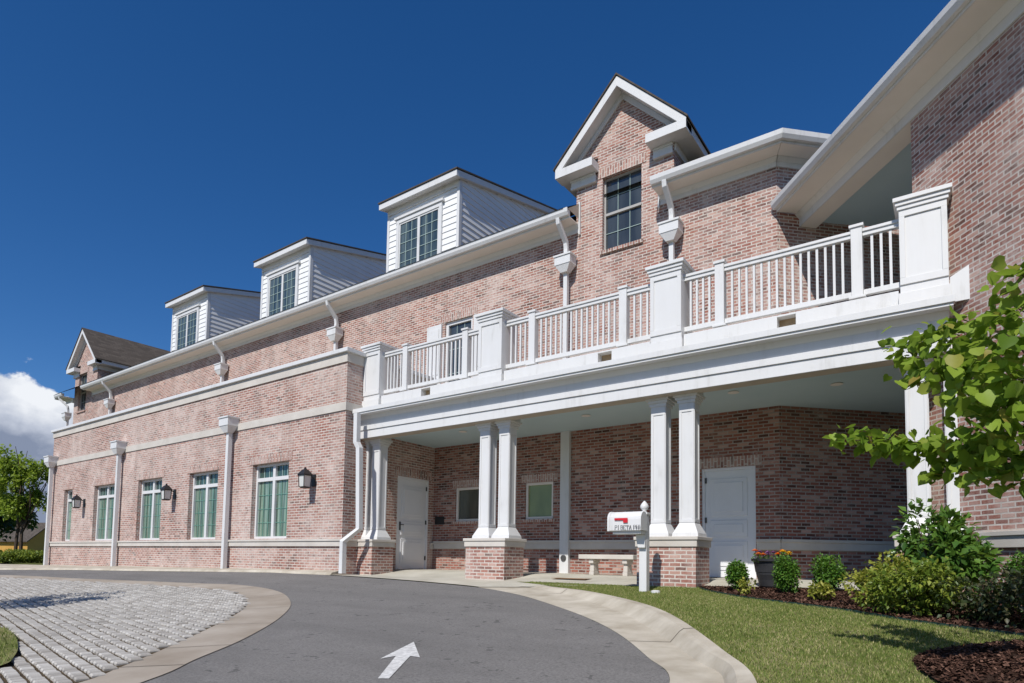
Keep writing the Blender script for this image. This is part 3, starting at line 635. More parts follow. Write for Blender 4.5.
# hip-end eave closing at far left
MB().box(-38.3, -38.27, 12.1, 24, 8.0, 8.2).box(-38.27, -37.32, 12.66, 24, 8.035, 8.055).build('end_eave', 'white', BL)
rf = MB(); sp = .62
zr = 8.215+sp*7
rf.face((-38.32, 12.03, 8.215), (-7.31, 12.03, 8.215), (-7.31, 19.03, zr), (-38.32, 19.03, zr)); rf.face((-7.6, 12.7, 8.215+sp*.67), (-5.0, 12.7, 8.215+sp*.67), (-5.7, 19.03, zr), (-7.6, 19.03, zr))
A_ = (-2.75+.57*k_, 12.08, 8.215); hz_ = 7.0; D_ = (A_[0]-k_*hz_, A_[1]+hz_, 8.215+sp*hz_)
B_ = (A_[0]+4.3, A_[1]+4.3, 8.215); C_ = (B_[0]-.7071*hz_, B_[1]+.7071*hz_, D_[2])
rf.face((-4.5, 12.08, 8.215), A_, D_, (-4.5, D_[1], D_[2])) if D_[0] > -4.5 else rf.face((-5.0, 12.08, 8.215), A_, D_, (D_[0]-.01, D_[1], D_[2]))
rf.face(A_, B_, C_, D_)
rf.face((-38.32, 19.03, zr), D_, C_, (2.2, 26, 8.2), (-38.32, 26, 8.2))
rf.build('roof', 'shingle', BL)
for x, dx in ((-7.48, 0), (-16.0, 0), (-22.7, 0), (-32.5, 0), (-4.85, 0), (-37.6, -.15)):
    zb = 3.5 if x > -12 else 4.95
    downspout([(x-.02+dx, 12.14, 8.08), (x-.02+dx, 12.16, 7.96), (x, 12.47, 7.62), (x, 12.50, 7.45), (x, 12.50, zb)], .072, [(x, 12.45, 6.86, 7.27, .215)])
# ---- dormers
for xl in (-28.2, -21.36, -14.5):
    x0, x1 = xl+.14, xl+3.06; f0, f1 = xl, xl+3.2; yb, yfz = 13.1, 12.8; zt = 11.04; sh = .25; yend = 18.2
    sd = MB(); nrow = 19; hz = .185
    zsof = lambda y_: zt-.19+sh*(y_-yfz)
    for i in range(40):
        za = 8.4+i*hz; zb2 = za+hz
        if za < zsof(yb)-.05:
            zz = min(zb2, zsof(yb)-.02)
            sd.hexa([(x0, yb-.024, za), (x1, yb-.024, za), (x1, yb+.02, za), (x0, yb+.02, za), (x0, yb-.004, zz), (x1, yb-.004, zz), (x1, yb+.02, zz), (x0, yb+.02, zz)])
        ys = max(yb+.02, yfz+(za-(zt-.19))/sh+.02)
        if ys < yend:
            for sg, xx in ((1, x1), (-1, x0)):
                sd.hexa([(xx+sg*.026, ys, za), (xx+sg*.026, yend, za), (xx-sg*.02, yend, za), (xx-sg*.02, ys, za), (xx+sg*.004, ys+(.3 if ys > yb+.05 else 0), zb2), (xx+sg*.004, yend, zb2), (xx-sg*.02, yend, zb2), (xx-sg*.02, ys+(.3 if ys > yb+.05 else 0), zb2)])
    d_ = sd.build('dormer', 'siding', BL)
    t_ = MB()
    for xx in (x0, x1): t_.box(xx-.07 if xx == x1 else xx-.03, xx+.03 if xx == x1 else xx+.07, yb-.035, yb+.09, 8.4, zsof(yb)-.01)
    # roof slab: fascia boards, soffit, frieze
    t_.box(f0, f1, yfz, yfz+.035, zt-.18, zt)
    for xx, sg in ((f1, 1), (f0, -1)):
        a_, b2 = (xx-.035, xx) if sg > 0 else (xx, xx+.035)
        t_.prism([(yfz+.035, zt-.18), (yend, zt-.18+sh*(yend-yfz)), (yend, zt+sh*(yend-yfz)), (yfz+.035, zt)], lambda p, t: (t, p[0], p[1]), a_, b2)
    t_.prism([(yfz+.036, zt-.17), (yend, zt-.17+sh*(yend-yfz)), (yend, zt-.145+sh*(yend-yfz)), (yfz+.036, zt-.145)], lambda p, t: (t, p[0], p[1]), f0+.036, f1-.036)
    t_.box(x0, x1, yb-.05, yb-.024, zsof(yb)-.2, zsof(yb)-.0)
    t_.build('trim', 'white', d_, bev=.004)
    MB().prism([(yfz-.03, zt+.005), (yend, zt+.005+sh*(yend-yfz)), (yend, zt+.045+sh*(yend-yfz)), (yfz-.03, zt+.045)], lambda p, t: (t, p[0], p[1]), f0-.025, f1+.025).build('dormer_roof', 'shingle', d_)
    wa, wb_ = xl+.68, xl+2.34; z0, z1 = 8.75, 10.32; xm = (wa+wb_)/2; yy = yb-.062; w = .05
    c_ = MB(); c_.box(wa-.11, wa, yy-.02, yb, z0, z1).box(wb_, wb_+.11, yy-.02, yb, z0, z1).box(wa-.11, wb_+.11, yy-.022, yb, z1, z1+.13).box(wa-.18, wb_+.18, yy-.06, yb, z1+.13, z1+.2)
    c_.box(wa, wb_, yy, yb, z1-w, z1).box(wa, wa+w, yy, yb, z0, z1-w).box(wb_-w, wb_, yy, yb, z0, z1-w).box(xm-.05, xm+.05, yy-.002, yb, z0, z1-w).build('window_frame', 'white', d_, bev=.004)
    MB().face((wa+.02, yb-.040, z0), (wb_-.02, yb-.040, z0), (wb_-.02, yb-.040, z1-.02), (wa+.02, yb-.040, z1-.02)).build('pane', 'dormer_glass', d_)
    for xa, xb in ((wa+w, xm-.05), (xm+.05, wb_-w)): muntins(d_, xa, xb, z0, z1-w, 3, 5, yb-.042, 'muntin', .017)

# ---- porch: ceiling, deck, entablature
cl = MB(); cl.frame().prism([(XC, 10.3), (-.1, 10.3), (3.6, 14), (3.6, 18), (FC[0]+3.7, FC[1]+3.7), (FC[0]-.001, FC[1]-.002), (XC, YW-.002)], lambda p, t: (p[0], p[1], t), 3.06, 3.12); cl.build('porch_ceiling', 'ceiling', BL)
MB().prism([(XC+.004, 9.85), (.03, 9.85), (-.2, 10.3), (3.6, 14.5), (FC[0], YW-.01), (XC+.004, YW-.01)], lambda p, t: (p[0], p[1], t), 3.44, 3.53).build('deck', 'concrete', BL)
be = MB()
be.box(XC+.004, -.02, 9.95, 10.24, 2.86, 3.05)           # beam
be.box(XC+.004, -.01, 9.925, 10.24, 3.052, 3.16)         # upper board of the beam
be.box(XC+.004, -.02, 9.965, 10.24, 3.162, 3.395)        # frieze
be.box(XC+.004, .03, 9.74, 10.3, 3.397, 3.438)           # corona soffit
be.box(XC+.004, .05, 9.715, 9.84, 3.4385, 3.536)         # cornice fascia
be.prism([(9.89, 3.396), (9.964, 3.396), (9.964, 3.31)], lambda p, t: (t, p[0], p[1]), XC+.005, -.021)
be.build('entablature', 'white', BL, bev=.004)
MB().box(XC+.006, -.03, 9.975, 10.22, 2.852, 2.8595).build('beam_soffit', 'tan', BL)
MB().box(XC+.006, -.03, 10.241, 10.28, 2.87, 3.058).build('beam_trim', 'soffit', BL)
MB().prism([(.0, 3.54), (.225, 3.54), (.235, 4.02), (.0, 3.885)], lambda p, t: (p[0], t, p[1]), 10.02, 10.05).build('flashing', 'white', BL)
# ---- piers and columns
def pier(x0, x1, y0, y1, zb=-.62):
    p = MB().box(x0, x1, y0, y1, zb, .255).build('pier', 'brick_pale', BL)
    MB().box(x0-.045, x1+.045, y0-.045, y1+.045, .372, .43).box(x0-.025, x1+.025, y0-.025, y1+.025, .258, .371).build('pier_cap', 'stone', p, bev=.008)
def column(xc, yc, hw=.125):
    c_ = MB(); z0, z1 = .432, 2.862
    c_.taper(xc, yc, z0, hw+.10, hw+.10, z0+.06, hw+.095, hw+.095).taper(xc, yc, z0+.06, hw+.09, hw+.09, z0+.24, hw+.004, hw+.004)
    a = hw; c_.box(xc-a, xc+a, yc-a, yc+a, z0+.24, z1-.15)
    for sx_, sy_ in ((0, -1), (1, 0), (-1, 0)):
        for t in (-1, 1):                                    # raised stiles leave a recessed panel on each face
            if sy_: c_.box(xc+t*(a-.02)-.02, xc+t*(a-.02)+.02, yc-a-.012, yc-a+.001, z0+.3, z1-.30)
            else: c_.box(xc+sx_*a-(.001 if sx_ > 0 else .012), xc+sx_*a+(.012 if sx_ > 0 else .001), yc+t*(a-.02)-.02, yc+t*(a-.02)+.02, z0+.3, z1-.30)
        for (za, zb) in ((z0+.24, z0+.3), (z1-.30, z1-.15)):
            if sy_: c_.box(xc-a-.001, xc+a+.001, yc-a-.013, yc-a+.001, za, zb)
            else: c_.box(xc+sx_*a-(.001 if sx_ > 0 else .013), xc+sx_*a+(.013 if sx_ > 0 else .001), yc-a-.001, yc+a+.001, za, zb)
    c_.box(xc-a-.03, xc+a+.03, yc-a-.03, yc+a+.03, z1-.15, z1-.095)
    c_.box(xc-a-.055, xc+a+.055, yc-a-.055, yc+a+.055, z1-.094, z1-.045).box(xc-a-.085, xc+a+.085, yc-a-.085, yc+a+.085, z1-.044, z1-.001)
    c_.box(xc-a-.06, xc+a+.06, yc-a+.04, yc+a+.06, z1, 3.057)
    return c_.build('column', 'white', BL, bev=.004)
PY = 10.0; pd = .68
pier(XC-.3, -11.22, PY, PY+pd); pier(-8.35, -7.35, PY, PY+pd); pier(-4.51, -3.475, PY, PY+pd); pier(-.68, .1, PY, PY+pd)
yc = PY+.34
for x in (-11.82, -11.41, -8.06, -7.55, -4.21, -3.70, -.42, .03): column(x, yc+(.003 if x in (-11.41, .03) else 0))
# wing-side pilaster strips next to the last column
# pilaster on the porch back wall with its round plate
p = MB().box(-7.62, -7.38, YW-.1, YW-.003, -.31, 3.058).build('pilaster', 'white', BL, bev=.004)
MB((-7.5, YW-.1, 0), 0).tube([(0, 0, .06), (0, -.03, .06)], .07, 14).build('round_plate', 'bronze', p)
# ---- balcony: posts, railings, newels
def ppost(xa, xb):
    yb = 10.05; d_ = xb-xa; ya, yb2 = yb, yb+min(d_, .56)
    p = MB(); p.box(xa, xb, ya, yb2, 3.534, 5.0)
    for (a_, b2, za, zb) in ((xa, xa+.07, 4.02, 4.93), (xb-.07, xb, 4.02, 4.93), (xa, xb, 3.92, 4.02), (xa, xb, 4.90, 4.995)): p.box(a_+.0005, b2-.0005, ya-.02-.001*(za > 4.5), ya+.001, za, zb)
    p.box(xa-.02, xb+.02, ya-.035, yb2+.02, 3.535, 3.80)
    po = p.build('parapet_post', 'white', BL, bev=.004)
    c_ = MB(); c_.box(xa-.02, xb+.02, ya-.04, yb2+.02, 4.995, 5.05).box(xa-.04, xb+.04, ya-.06, yb2+.04, 5.051, 5.105).box(xa-.065, xb+.065, ya-.085, yb2+.065, 5.106, 5.165).taper((xa+xb)/2, (ya+yb2)/2, 5.166, d_/2+.055, (yb2-ya)/2+.055, 5.20, .1, .1)
    c_.build('post_cap', 'white', po, bev=.004)
posts = [(-11.74, -11.18), (-8.14, -7.53), (-4.29, -3.73), (-.57, -.01)]
for q in posts: ppost(*q)
ry = 10.22
newels = [(-10.45, -8.62), (-6.87, -4.87), (-3.12, -1.11)]
scup = [(-9.84, -9.56), (-5.34, -5.06), (-2.21, -1.94)]
for (pa_, pb_), nw, sc_ in zip(zip(posts, posts[1:]), newels, scup):
    xs = [pa_[1], nw[0], nw[1], pb_[0]]
    for x in nw:
        n2 = MB().box(x-.075, x+.075, ry-.075, ry+.075, 3.93, 4.98).box(x-.11, x+.11, ry-.11, ry+.11, 3.90, 3.935).build('newel_post', 'white', BL, bev=.004)
        MB().box(x-.095, x+.095, ry-.095, ry+.095, 4.981, 5.02).taper(x, ry, 5.021, .095, .095, 5.05, .02, .02).build('newel_cap', 'white', n2)
    cb = MB(); cb.box(pa_[1]+.024, sc_[0], ry-.13, ry+.15, 3.534, 3.87).box(sc_[1], pb_[0]-.024, ry-.13, ry+.15, 3.534, 3.87).box(sc_[0], sc_[1], ry-.128, ry+.15, 3.534, 3.66).box(sc_[0], sc_[1], ry-.128, ry+.15, 3.84, 3.869).build('balcony_curb', 'white', BL, bev=.004)
    MB().box(sc_[0]+.001, sc_[1]-.001, ry+.03, ry+.12, 3.662, 3.838).build('scupper', 'wood', BL)
    for k in range(3):
        a_ = xs[k]+(.0 if k == 0 else .076); b2 = xs[k+1]-(.0 if k == 2 else .076)
        MB().box(a_, b2, ry-.035, ry+.035, 3.95, 4.03).build('bottom_rail', 'white', BL, bev=.004); rl = MB().box(a_, b2, ry-.04, ry+.04, 4.84, 4.90).box(a_, b2, ry-.06, ry+.06, 4.90, 4.945).build('railing', 'white', BL, bev=.004)
        nb = max(3, round((b2-a_)/.116)-1)
        for i in range(nb):
            x = a_+(b2-a_)*(i+1)/(nb+1); MB().box(x-.017, x+.017, ry-.017, ry+.017, 4.031, 4.839).build('baluster', 'white', rl)
# ---- right wing
rw = MB(LW, WA)
T0 = -.96
rw.wall(T0, 10, -1.6, 6.72, 0)
rw.frame((LW[0]+math.cos(R(WA))*T0, LW[1]+math.sin(R(WA))*T0, 0), WA+90).wall(0, .35, -1.6, 6.72, 0)
rw.frame(LW, WA).face((10, 0, -1.6), (10, 8, -1.6), (10, 8, 6.72), (10, 0, 6.72))
rw.build('wall', 'brick', BL, 'brick wall of the right wing')
bd = MB(LW, WA); bd.box(.1, 10, -.075, -.003, .385, .445).box(.1, 10, -.05, -.003, .24, .384).build('stone_ledge', 'stone', BL, bev=.006)
MB(LW, WA).box(T0-2.0, T0+1.5, 3.0, 3.1, 3.4, 6.8).build('loggia_wall', 'ceiling', BL)
# eave and the beam carrying it across the open loggia
te0 = -3.9; ov = .65; zg = 7.11
mw, ms = MB(LW, WA), MB(LW, WA)
prof = [(-ov, zg), (-ov+.02, zg), (-ov+.05, zg-.03), (-ov+.12, zg-.03), (-ov+.12, zg-.15), (-ov+.05, zg-.15), (-ov+.01, zg-.08)]
mw.prism(prof, lambda p, t: (t, p[0], p[1]), te0, 10.5)
mw.box(te0+.002, 10.5, -ov+.123, -ov+.15, zg-.19, zg-.02)
mw.build('gutter', 'white', BL, bev=.004)
ms.box(te0+.004, 10.5, -ov+.153, -.02, zg-.18, zg-.16); ms.build('soffit', 'soffit', BL)
MB(LW, WA).box(te0-.1, 10.5, -.03, -.004, 6.69, zg-.183).prism([(-.03, zg-.183), (-.12, zg-.183), (-.033, zg-.27)], lambda p, t: (t, p[0], p[1]), te0-.1, 10.5).build('frieze', 'white', BL)
MB(LW, WA).box(te0-.1, T0-.003, 0, .34, 6.693, zg-.17).build('loggia_beam', 'soffit', BL)
MB(LW, WA).box(te0-.1, T0+.3, .345, 4.5, 6.83, 6.88).build('loggia_ceiling', 'ceiling', BL)
rf = MB(LW, WA); rf.face((te0-.02, -ov+.02, zg-.01), (10.5, -ov+.02, zg-.01), (10.5, 5, zg+3.2), (te0+4.5, 5, zg+3.2), (te0+1.0, .6, zg+.75)); rf.build('roof', 'shingle', BL)
# ================================================================== fixtures and furniture
for x, which in ((-12.86, 'nearest the porch columns'), (-19.75, 'between the middle windows of the left wing'), (-26.55, 'at the far end of the left wing')):
    L = empty('wall_lantern', (x, YL, 1.95), 'black lantern with frosted panes '+which, 'lantern', 'wall lanterns on the left wing')
    MB().box(x-.07, x+.07, YL-.03, YL-.002, 1.72, 2.02).tube([(x, YL-.03, 1.93), (x, YL-.14, 1.99), (x, YL-.26, 2.02)], .016).build('bracket', 'black', L)
    yl = YL-.27; fr = MB()
    fr.taper(x, yl, 1.985, .135, .135, 2.11, .05, .05).taper(x, yl, 2.11, .03, .03, 2.17, .012, .012).box(x-.125, x+.125, yl-.125, yl+.125, 1.96, 1.984).taper(x, yl, 1.655, .07, .07, 1.69, .10, .10)
    for sx_ in (-1, 1):
        for sy_ in (-1, 1): fr.tube([(x+sx_*.095, yl+sy_*.095, 1.69), (x+sx_*.108, yl+sy_*.108, 1.96)], .012, 4)
    fr.build('lantern_frame', 'black', L)
    MB().taper(x, yl, 1.692, .085, .085, 1.958, .10, .10).build('lantern_glass', 'frost', L)
tag(MB().box(-11.66, -11.34, YW-.03, YW-.002, .93, 1.14).build('wall_plaque', 'black', bev=.005), 'small black plaque on the porch back wall beside the corner', 'plaque')
for k, (x, y, lb) in enumerate(((-9.6, 11.3, 'left round recessed light in the porch ceiling'), (-6.3, 11.4, 'middle round recessed light in the porch ceiling'), (-3.2, 11.2, 'recessed light in the porch ceiling above the right door'), (-1.6, 11.6, 'recessed light in the porch ceiling nearest the right wing'))):
    L = empty('ceiling_light', (x, y, 3.06), lb, 'ceiling light', 'porch ceiling lights')
    MB().lathe(x, y, [(.09, 3.058), (.10, 3.045), (.075, 3.042)], 18).build('trim_ring', 'soffit', L); MB().lathe(x, y, [(.07, 3.05), (.06, 3.043)], 16).build('lens', 'frost', L)
# bench
B = empty('stone_bench', (-5.94, 11.75, -.30), 'pale stone bench with slab seat on two carved legs against the porch wall', 'bench')
MB().box(-6.57, -5.31, 11.6, 11.98, .04, .135).build('seat', 'stone', B, bev=.012)
for x in (-6.29, -5.52):
    MB().box(x-.055, x+.055, 11.66, 11.93, -.30, -.22).taper(x, 11.795, -.22, .05, .12, -.02, .042, .10).box(x-.055, x+.055, 11.64, 11.95, -.05, .038).build('leg', 'stone', B, bev=.012)
tag(MB().box(-6.5, -5.75, 10.42, 10.72, slabz(-6, 10.57)+.012, slabz(-6, 10.57)+.02).build('floor_plate', 'rust'), 'flat rusty brown plate on the porch floor in front of the stone bench', 'plate')
# mailbox
mz = lawn(-4.03, 9.2)
MBX = empty('mailbox', (-4.03, 9.2, mz), 'white mailbox with red flag on a white post with pointed finial', 'mailbox')
px, py = -4.03, 9.22
po = MB().box(px-.062, px+.062, py-.062, py+.062, mz-.1, .74).box(px-.08, px+.08, py-.08, py+.08, .741, .775).build('post', 'white', MBX, bev=.006)
MB().lathe(px, py, [(.03, .775), (.045, .79), (.03, .81), (.055, .835), (.068, .865), (.06, .90), (.035, .935), (.008, .965)], 16).build('finial', 'white', po, smooth=True)
MB().box(-4.45, px+.06, py-.27, py-.063, .43, .479).prism([(px-.06, .22), (px+.06, .22), (px+.06, .429), (px-.1, .429)], lambda p, t: (p[0], t, p[1]), py-.12, py-.064).build('arm', 'white', MBX, bev=.004)
byc = py-.19
bp = [(-.125, .482), (.125, .482), (.125, .66)]+[(.125*math.cos(t), .66+.125*math.sin(t)) for t in [math.pi*k/10 for k in range(1, 10)]]+[(-.125, .66)]
bx = MB().prism(bp, lambda p, t: (t, byc+p[0], p[1]), -4.50, -3.95).build('box', 'white', MBX, smooth=False, bev=.003)
bp2 = [(p[0]*1.05, (p[1]-.63)*1.04+.63) for p in bp]
dr = MB().prism(bp2, lambda p, t: (t, byc+p[0], p[1]), -4.52, -4.48).build('mailbox_door', 'white', MBX)
MB().box(-4.55, -4.521, byc-.02, byc+.02, .70, .75).build('latch', 'bronze', dr)
fy = byc-.137
MB().box(-4.39, -4.18, fy-.006, fy, .645, .678).prism([(-4.24, .604), (-4.165, .604), (-4.165, .678), (-4.24, .678)], lambda p, t: (p[0], t, p[1]), fy-.007, fy-.001).tube([(-4.36, fy-.012, .662), (-4.36, fy, .662)], .012, 8).build('flag', 'red', MBX)
GLY = {'P': [[(0, 0), (0, 1)], [(0, 1), (.42, 1), (.58, .9), (.58, .62), (.42, .52), (0, .52)]], 'I': [[(.15, 0), (.15, 1)]], 'B': [[(0, 0), (0, 1)], [(0, 1), (.4, 1), (.53, .9), (.53, .63), (.4, .54), (0, .54)], [(.4, .54), (.58, .43), (.58, .1), (.42, 0), (0, 0)]],
       'E': [[(0, 0), (0, 1)], [(0, 1), (.55, 1), (.55, .85)], [(0, .52), (.42, .52)], [(0, 0), (.58, 0), (.58, .17)]], 'T': [[(.3, 0), (.3, 1)], [(-.02, .84), (-.02, 1), (.62, 1), (.62, .84)]], 'A': [[(0, 0), (.32, 1), (.64, 0)], [(.12, .35), (.52, .35)]], 'H': [[(0, 0), (0, 1)], [(.58, 0), (.58, 1)], [(0, .52), (.58, .52)]]}
SER = {'P': [(0, 0)], 'I': [(.15, 0), (.15, 1)], 'B': [], 'E': [], 'T': [(.3, 0)], 'A': [(0, 0), (.64, 0)], 'H': [(0, 0), (0, 1), (.58, 0), (.58, 1)]}
def write(text, x, y, z, h, parent, wd=.14):
    m_ = MB(); cx = x; k = 0
    def stroke(a, b_, w, yy):
        a, b_ = Vector(a), Vector(b_); d_ = (b_-a).normalized(); nn = Vector((-d_.y, d_.x))*w/2; a -= d_*w*.3; b_ += d_*w*.3
        m_.face(*[(cx+q.x*h*.88, yy, z+q.y*h) for q in (a-nn, b_-nn, b_+nn, a+nn)])
    for ch in text:
        if ch == ' ': cx += .4*h; continue
        for s_ in GLY[ch]:
            for a, b_ in zip(s_, s_[1:]):
                vert = abs(b_[1]-a[1]) > abs(b_[0]-a[0]); stroke(a, b_, wd if vert else wd*.55, y-.0004*k); k += 1
        for (qx, qy) in SER[ch]: stroke((qx-.13, qy), (qx+.13, qy), wd*.5, y-.0004*k); k += 1
        cx += (.42 if ch == 'I' else .76)*h
    return m_.build('lettering', 'ink', parent, recalc=False), cx
write('PI BETA PHI', -4.385, byc-.1275, .498, .064, bx, .14)
tag(MB().lathe(-3.8, 9.12, [(.07, lawn(-3.8, 9.12)-.01), (.07, lawn(-3.8, 9.12)+.03), (.04, lawn(-3.8, 9.12)+.04)], 12).build('valve_cap', 'white'), 'small white cap in the grass at the foot of the mailbox post', 'cap')
# green bed edging
e_ = MB()
for a, b_ in zip(bed_edge[3:], bed_edge[4:]):
    za, zb = lawn(*a), lawn(*b_); e_.hexa([(a[0], a[1], za-.03), (b_[0], b_[1], zb-.03), (b_[0]+.012, b_[1]+.018, zb-.03), (a[0]+.012, a[1]+.018, za-.03), (a[0], a[1], za+.026), (b_[0], b_[1], zb+.026), (b_[0]+.012, b_[1]+.018, zb+.026), (a[0]+.012, a[1]+.018, za+.026)])
tag(e_.build('bed_edging', 'edging'), 'dark green edging strip between the lawn and the mulch bed', 'edging')

# ================================================================== plants
def mesh_np(name, verts, nper, faces, material, parent=None, smooth=False):
    """verts (K*nper,3); faces = list of index tuples for one leaf"""
    K = len(verts)//nper; me = bpy.data.meshes.new(name); off = rootloc(parent) if parent else Vector((0, 0, 0))
    v = np.asarray(verts, np.float32)-np.array(off, np.float32)
    idx = []; tot = []
    base = (np.arange(K)*nper)[:, None]
    loops = np.concatenate([base+np.array(f)[None, :] for f in faces], 1).ravel(); sizes = np.tile([len(f) for f in faces], K)
    me.vertices.add(len(v)); me.vertices.foreach_set('co', v.ravel()); me.loops.add(len(loops)); me.loops.foreach_set('vertex_index', loops.astype(np.int32))
    st = np.concatenate([[0], np.cumsum(sizes)[:-1]]).astype(np.int32); me.polygons.add(len(sizes)); me.polygons.foreach_set('loop_start', st); me.polygons.foreach_set('loop_total', sizes.astype(np.int32))
    me.update(); me.validate(); me.materials.append(MAT[material])
    o = bpy.data.objects.new(name, me); COL.objects.link(o)
    if parent: o.parent = parent
    return o
LEAF = np.array([(0, 0, 0), (.32, .38, .10), (0, .5, -.02), (-.32, .38, .10), (0, 1, -.12)]); LEAFF = [(0, 1, 2), (0, 2, 3), (1, 4, 2), (2, 4, 3)]
HEART = np.array([(0, .06, 0), (.30, -.04, .07), (.50, .22, .10), (.42, .58, .07), (0, 1.02, -.14), (-.42, .58, .07), (-.50, .22, .10), (-.30, -.04, .07), (0, .45, -.02)]); HEARTF = [(0, 1, 8), (1, 2, 8), (2, 3, 8), (3, 4, 8), (4, 5, 8), (5, 6, 8), (6, 7, 8), (7, 0, 8)]
def leaves(name, pos, size, material, parent, shape='leaf', out=None, droop=.3, smin=.6):
    K = len(pos); T = LEAF if shape == 'leaf' else HEART; Fc = LEAFF if shape == 'leaf' else HEARTF
    d = RNG.normal(size=(K, 3)); d /= np.linalg.norm(d, axis=1)[:, None]
    if out is not None: d = d*.75+out
    d[:, 2] -= droop; d /= np.linalg.norm(d, axis=1)[:, None]
    up_ = RNG.normal(size=(K, 3))*.55+np.array([0, -.25, 1.]); x = np.cross(d, up_); x /= np.linalg.norm(x, axis=1)[:, None]; z = np.cross(x, d)
    s = size*(smin+(1-smin)*RNG.random(K)*1.3)[:, None, None]
    v = pos[:, None, :]+s*(T[None, :, 0, None]*x[:, None, :]+T[None, :, 1, None]*d[:, None, :]+T[None, :, 2, None]*z[:, None, :])
    return mesh_np(name, v.reshape(-1, 3), len(T), Fc, material, parent)
def blobs(c, rad, K, n=10, lump=.35, shell=.55, flat=1., core=(.45, .4)):
    """points in a lumpy volume: main ellipsoid broken into clumps"""
    c = np.array(c); rad = np.array(rad); cs = RNG.normal(size=(n, 3)); cs /= np.linalg.norm(cs, axis=1)[:, None]; cs *= (core[0]+core[1]*RNG.random((n, 1)))
    cs[:, 2] = cs[:, 2]*flat
    w = lump*(.6+.8*RNG.random(n)); pick = RNG.integers(0, n, K)
    d = RNG.normal(size=(K, 3)); d /= np.linalg.norm(d, axis=1)[:, None]; rr_ = (shell+(1-shell)*RNG.random(K))
    p = cs[pick]+d*(w[pick]*rr_)[:, None]
    return c+p*rad, d
def shrub(name, x, y, rx, rz, K, size, material, label, group=None, cat='shrub', stems=6, n=14, lump=.5, flat=.9, ry=None, lift=.0, zb=None, core=(.45, .4)):
    z0 = lawn(x, y)+.01 if zb is None else zb
    S = empty(name, (x, y, z0), label, cat, group); ry = ry or rx
    p, d = blobs((x, y, z0+rz*.95+lift), (rx, ry, rz), K, n, lump, .5, flat, core)
    keep = p[:, 2] > z0+.01; leaves('foliage', p[keep], size, material, S, out=d[keep]*.9, droop=.1)
    st = MB()
    for k in range(stems):
        a = random.uniform(0, 6.28); r_ = random.uniform(.2, .6); st.tube([(x+.03*math.cos(a), y+.03*math.sin(a), z0-.03), (x+rx*r_*.5*math.cos(a), y+ry*r_*.5*math.sin(a), z0+rz*.8), (x+rx*r_*math.cos(a), y+ry*r_*math.sin(a), z0+rz*1.5)], [.012, .009, .004], 5)
    st.build('stems', 'bark', S); return S
gb = 'clipped boxwoods beside the porch'
shrub('boxwood', -2.74, 9.72, .18, .255, 3600, .042, 'box', 'small clipped boxwood in front of the sunlit door corner', gb, n=40, lump=.45, core=(.42, .2))
shrub('boxwood', -2.02, 9.66, .19, .30, 4400, .042, 'box', 'clipped boxwood standing close before the dark flower planter', gb, n=40, lump=.45, core=(.42, .2))
shrub('boxwood', -1.56, 10.1, .24, .30, 5000, .042, 'box', 'clipped boxwood between the flower planter and the golden shrub', gb, n=40, lump=.45, core=(.42, .2))
shrub('boxwood', .62, 8.75, .28, .36, 5000, .042, 'box', 'clipped boxwood at the right edge beneath the wing ledge', gb, n=40, lump=.45, core=(.42, .2))
shrub('sprig', -2.5, 9.35, .12, .12, 180, .06, 'spirea', 'thin sprig at the foot of the smallest boxwood', None, 'plant', 4, 8, .5)
shrub('golden_shrub', -1.52, 8.95, .17, .12, 420, .06, 'spirea', 'tiny low golden shrub at the front of the mulch bed', 'golden shrubs in the bed', n=9)
shrub('golden_shrub', -.74, 8.62, .37, .31, 3200, .06, 'spirea', 'wide pale golden shrub right of the boxwoods', 'golden shrubs in the bed', n=26, lump=.42)
shrub('golden_shrub', -.42, 7.95, .42, .34, 3400, .06, 'hedge', 'darker feathery golden shrub in front of the tall glossy shrub', 'golden shrubs in the bed', n=26, lump=.42)
shrub('glossy_shrub', -.2, 8.9, .54, .70, 2900, .115, 'viburnum', 'tall loose shrub with big glossy green leaves by the last column', None, n=26, lump=.34, stems=12)
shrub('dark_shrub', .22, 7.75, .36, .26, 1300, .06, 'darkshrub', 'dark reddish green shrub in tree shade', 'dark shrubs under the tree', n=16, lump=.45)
shrub('dark_shrub', .62, 7.5, .42, .3, 1500, .06, 'darkshrub', 'dark shrub at the right edge in the deepest shade', 'dark shrubs under the tree', n=16, lump=.45)
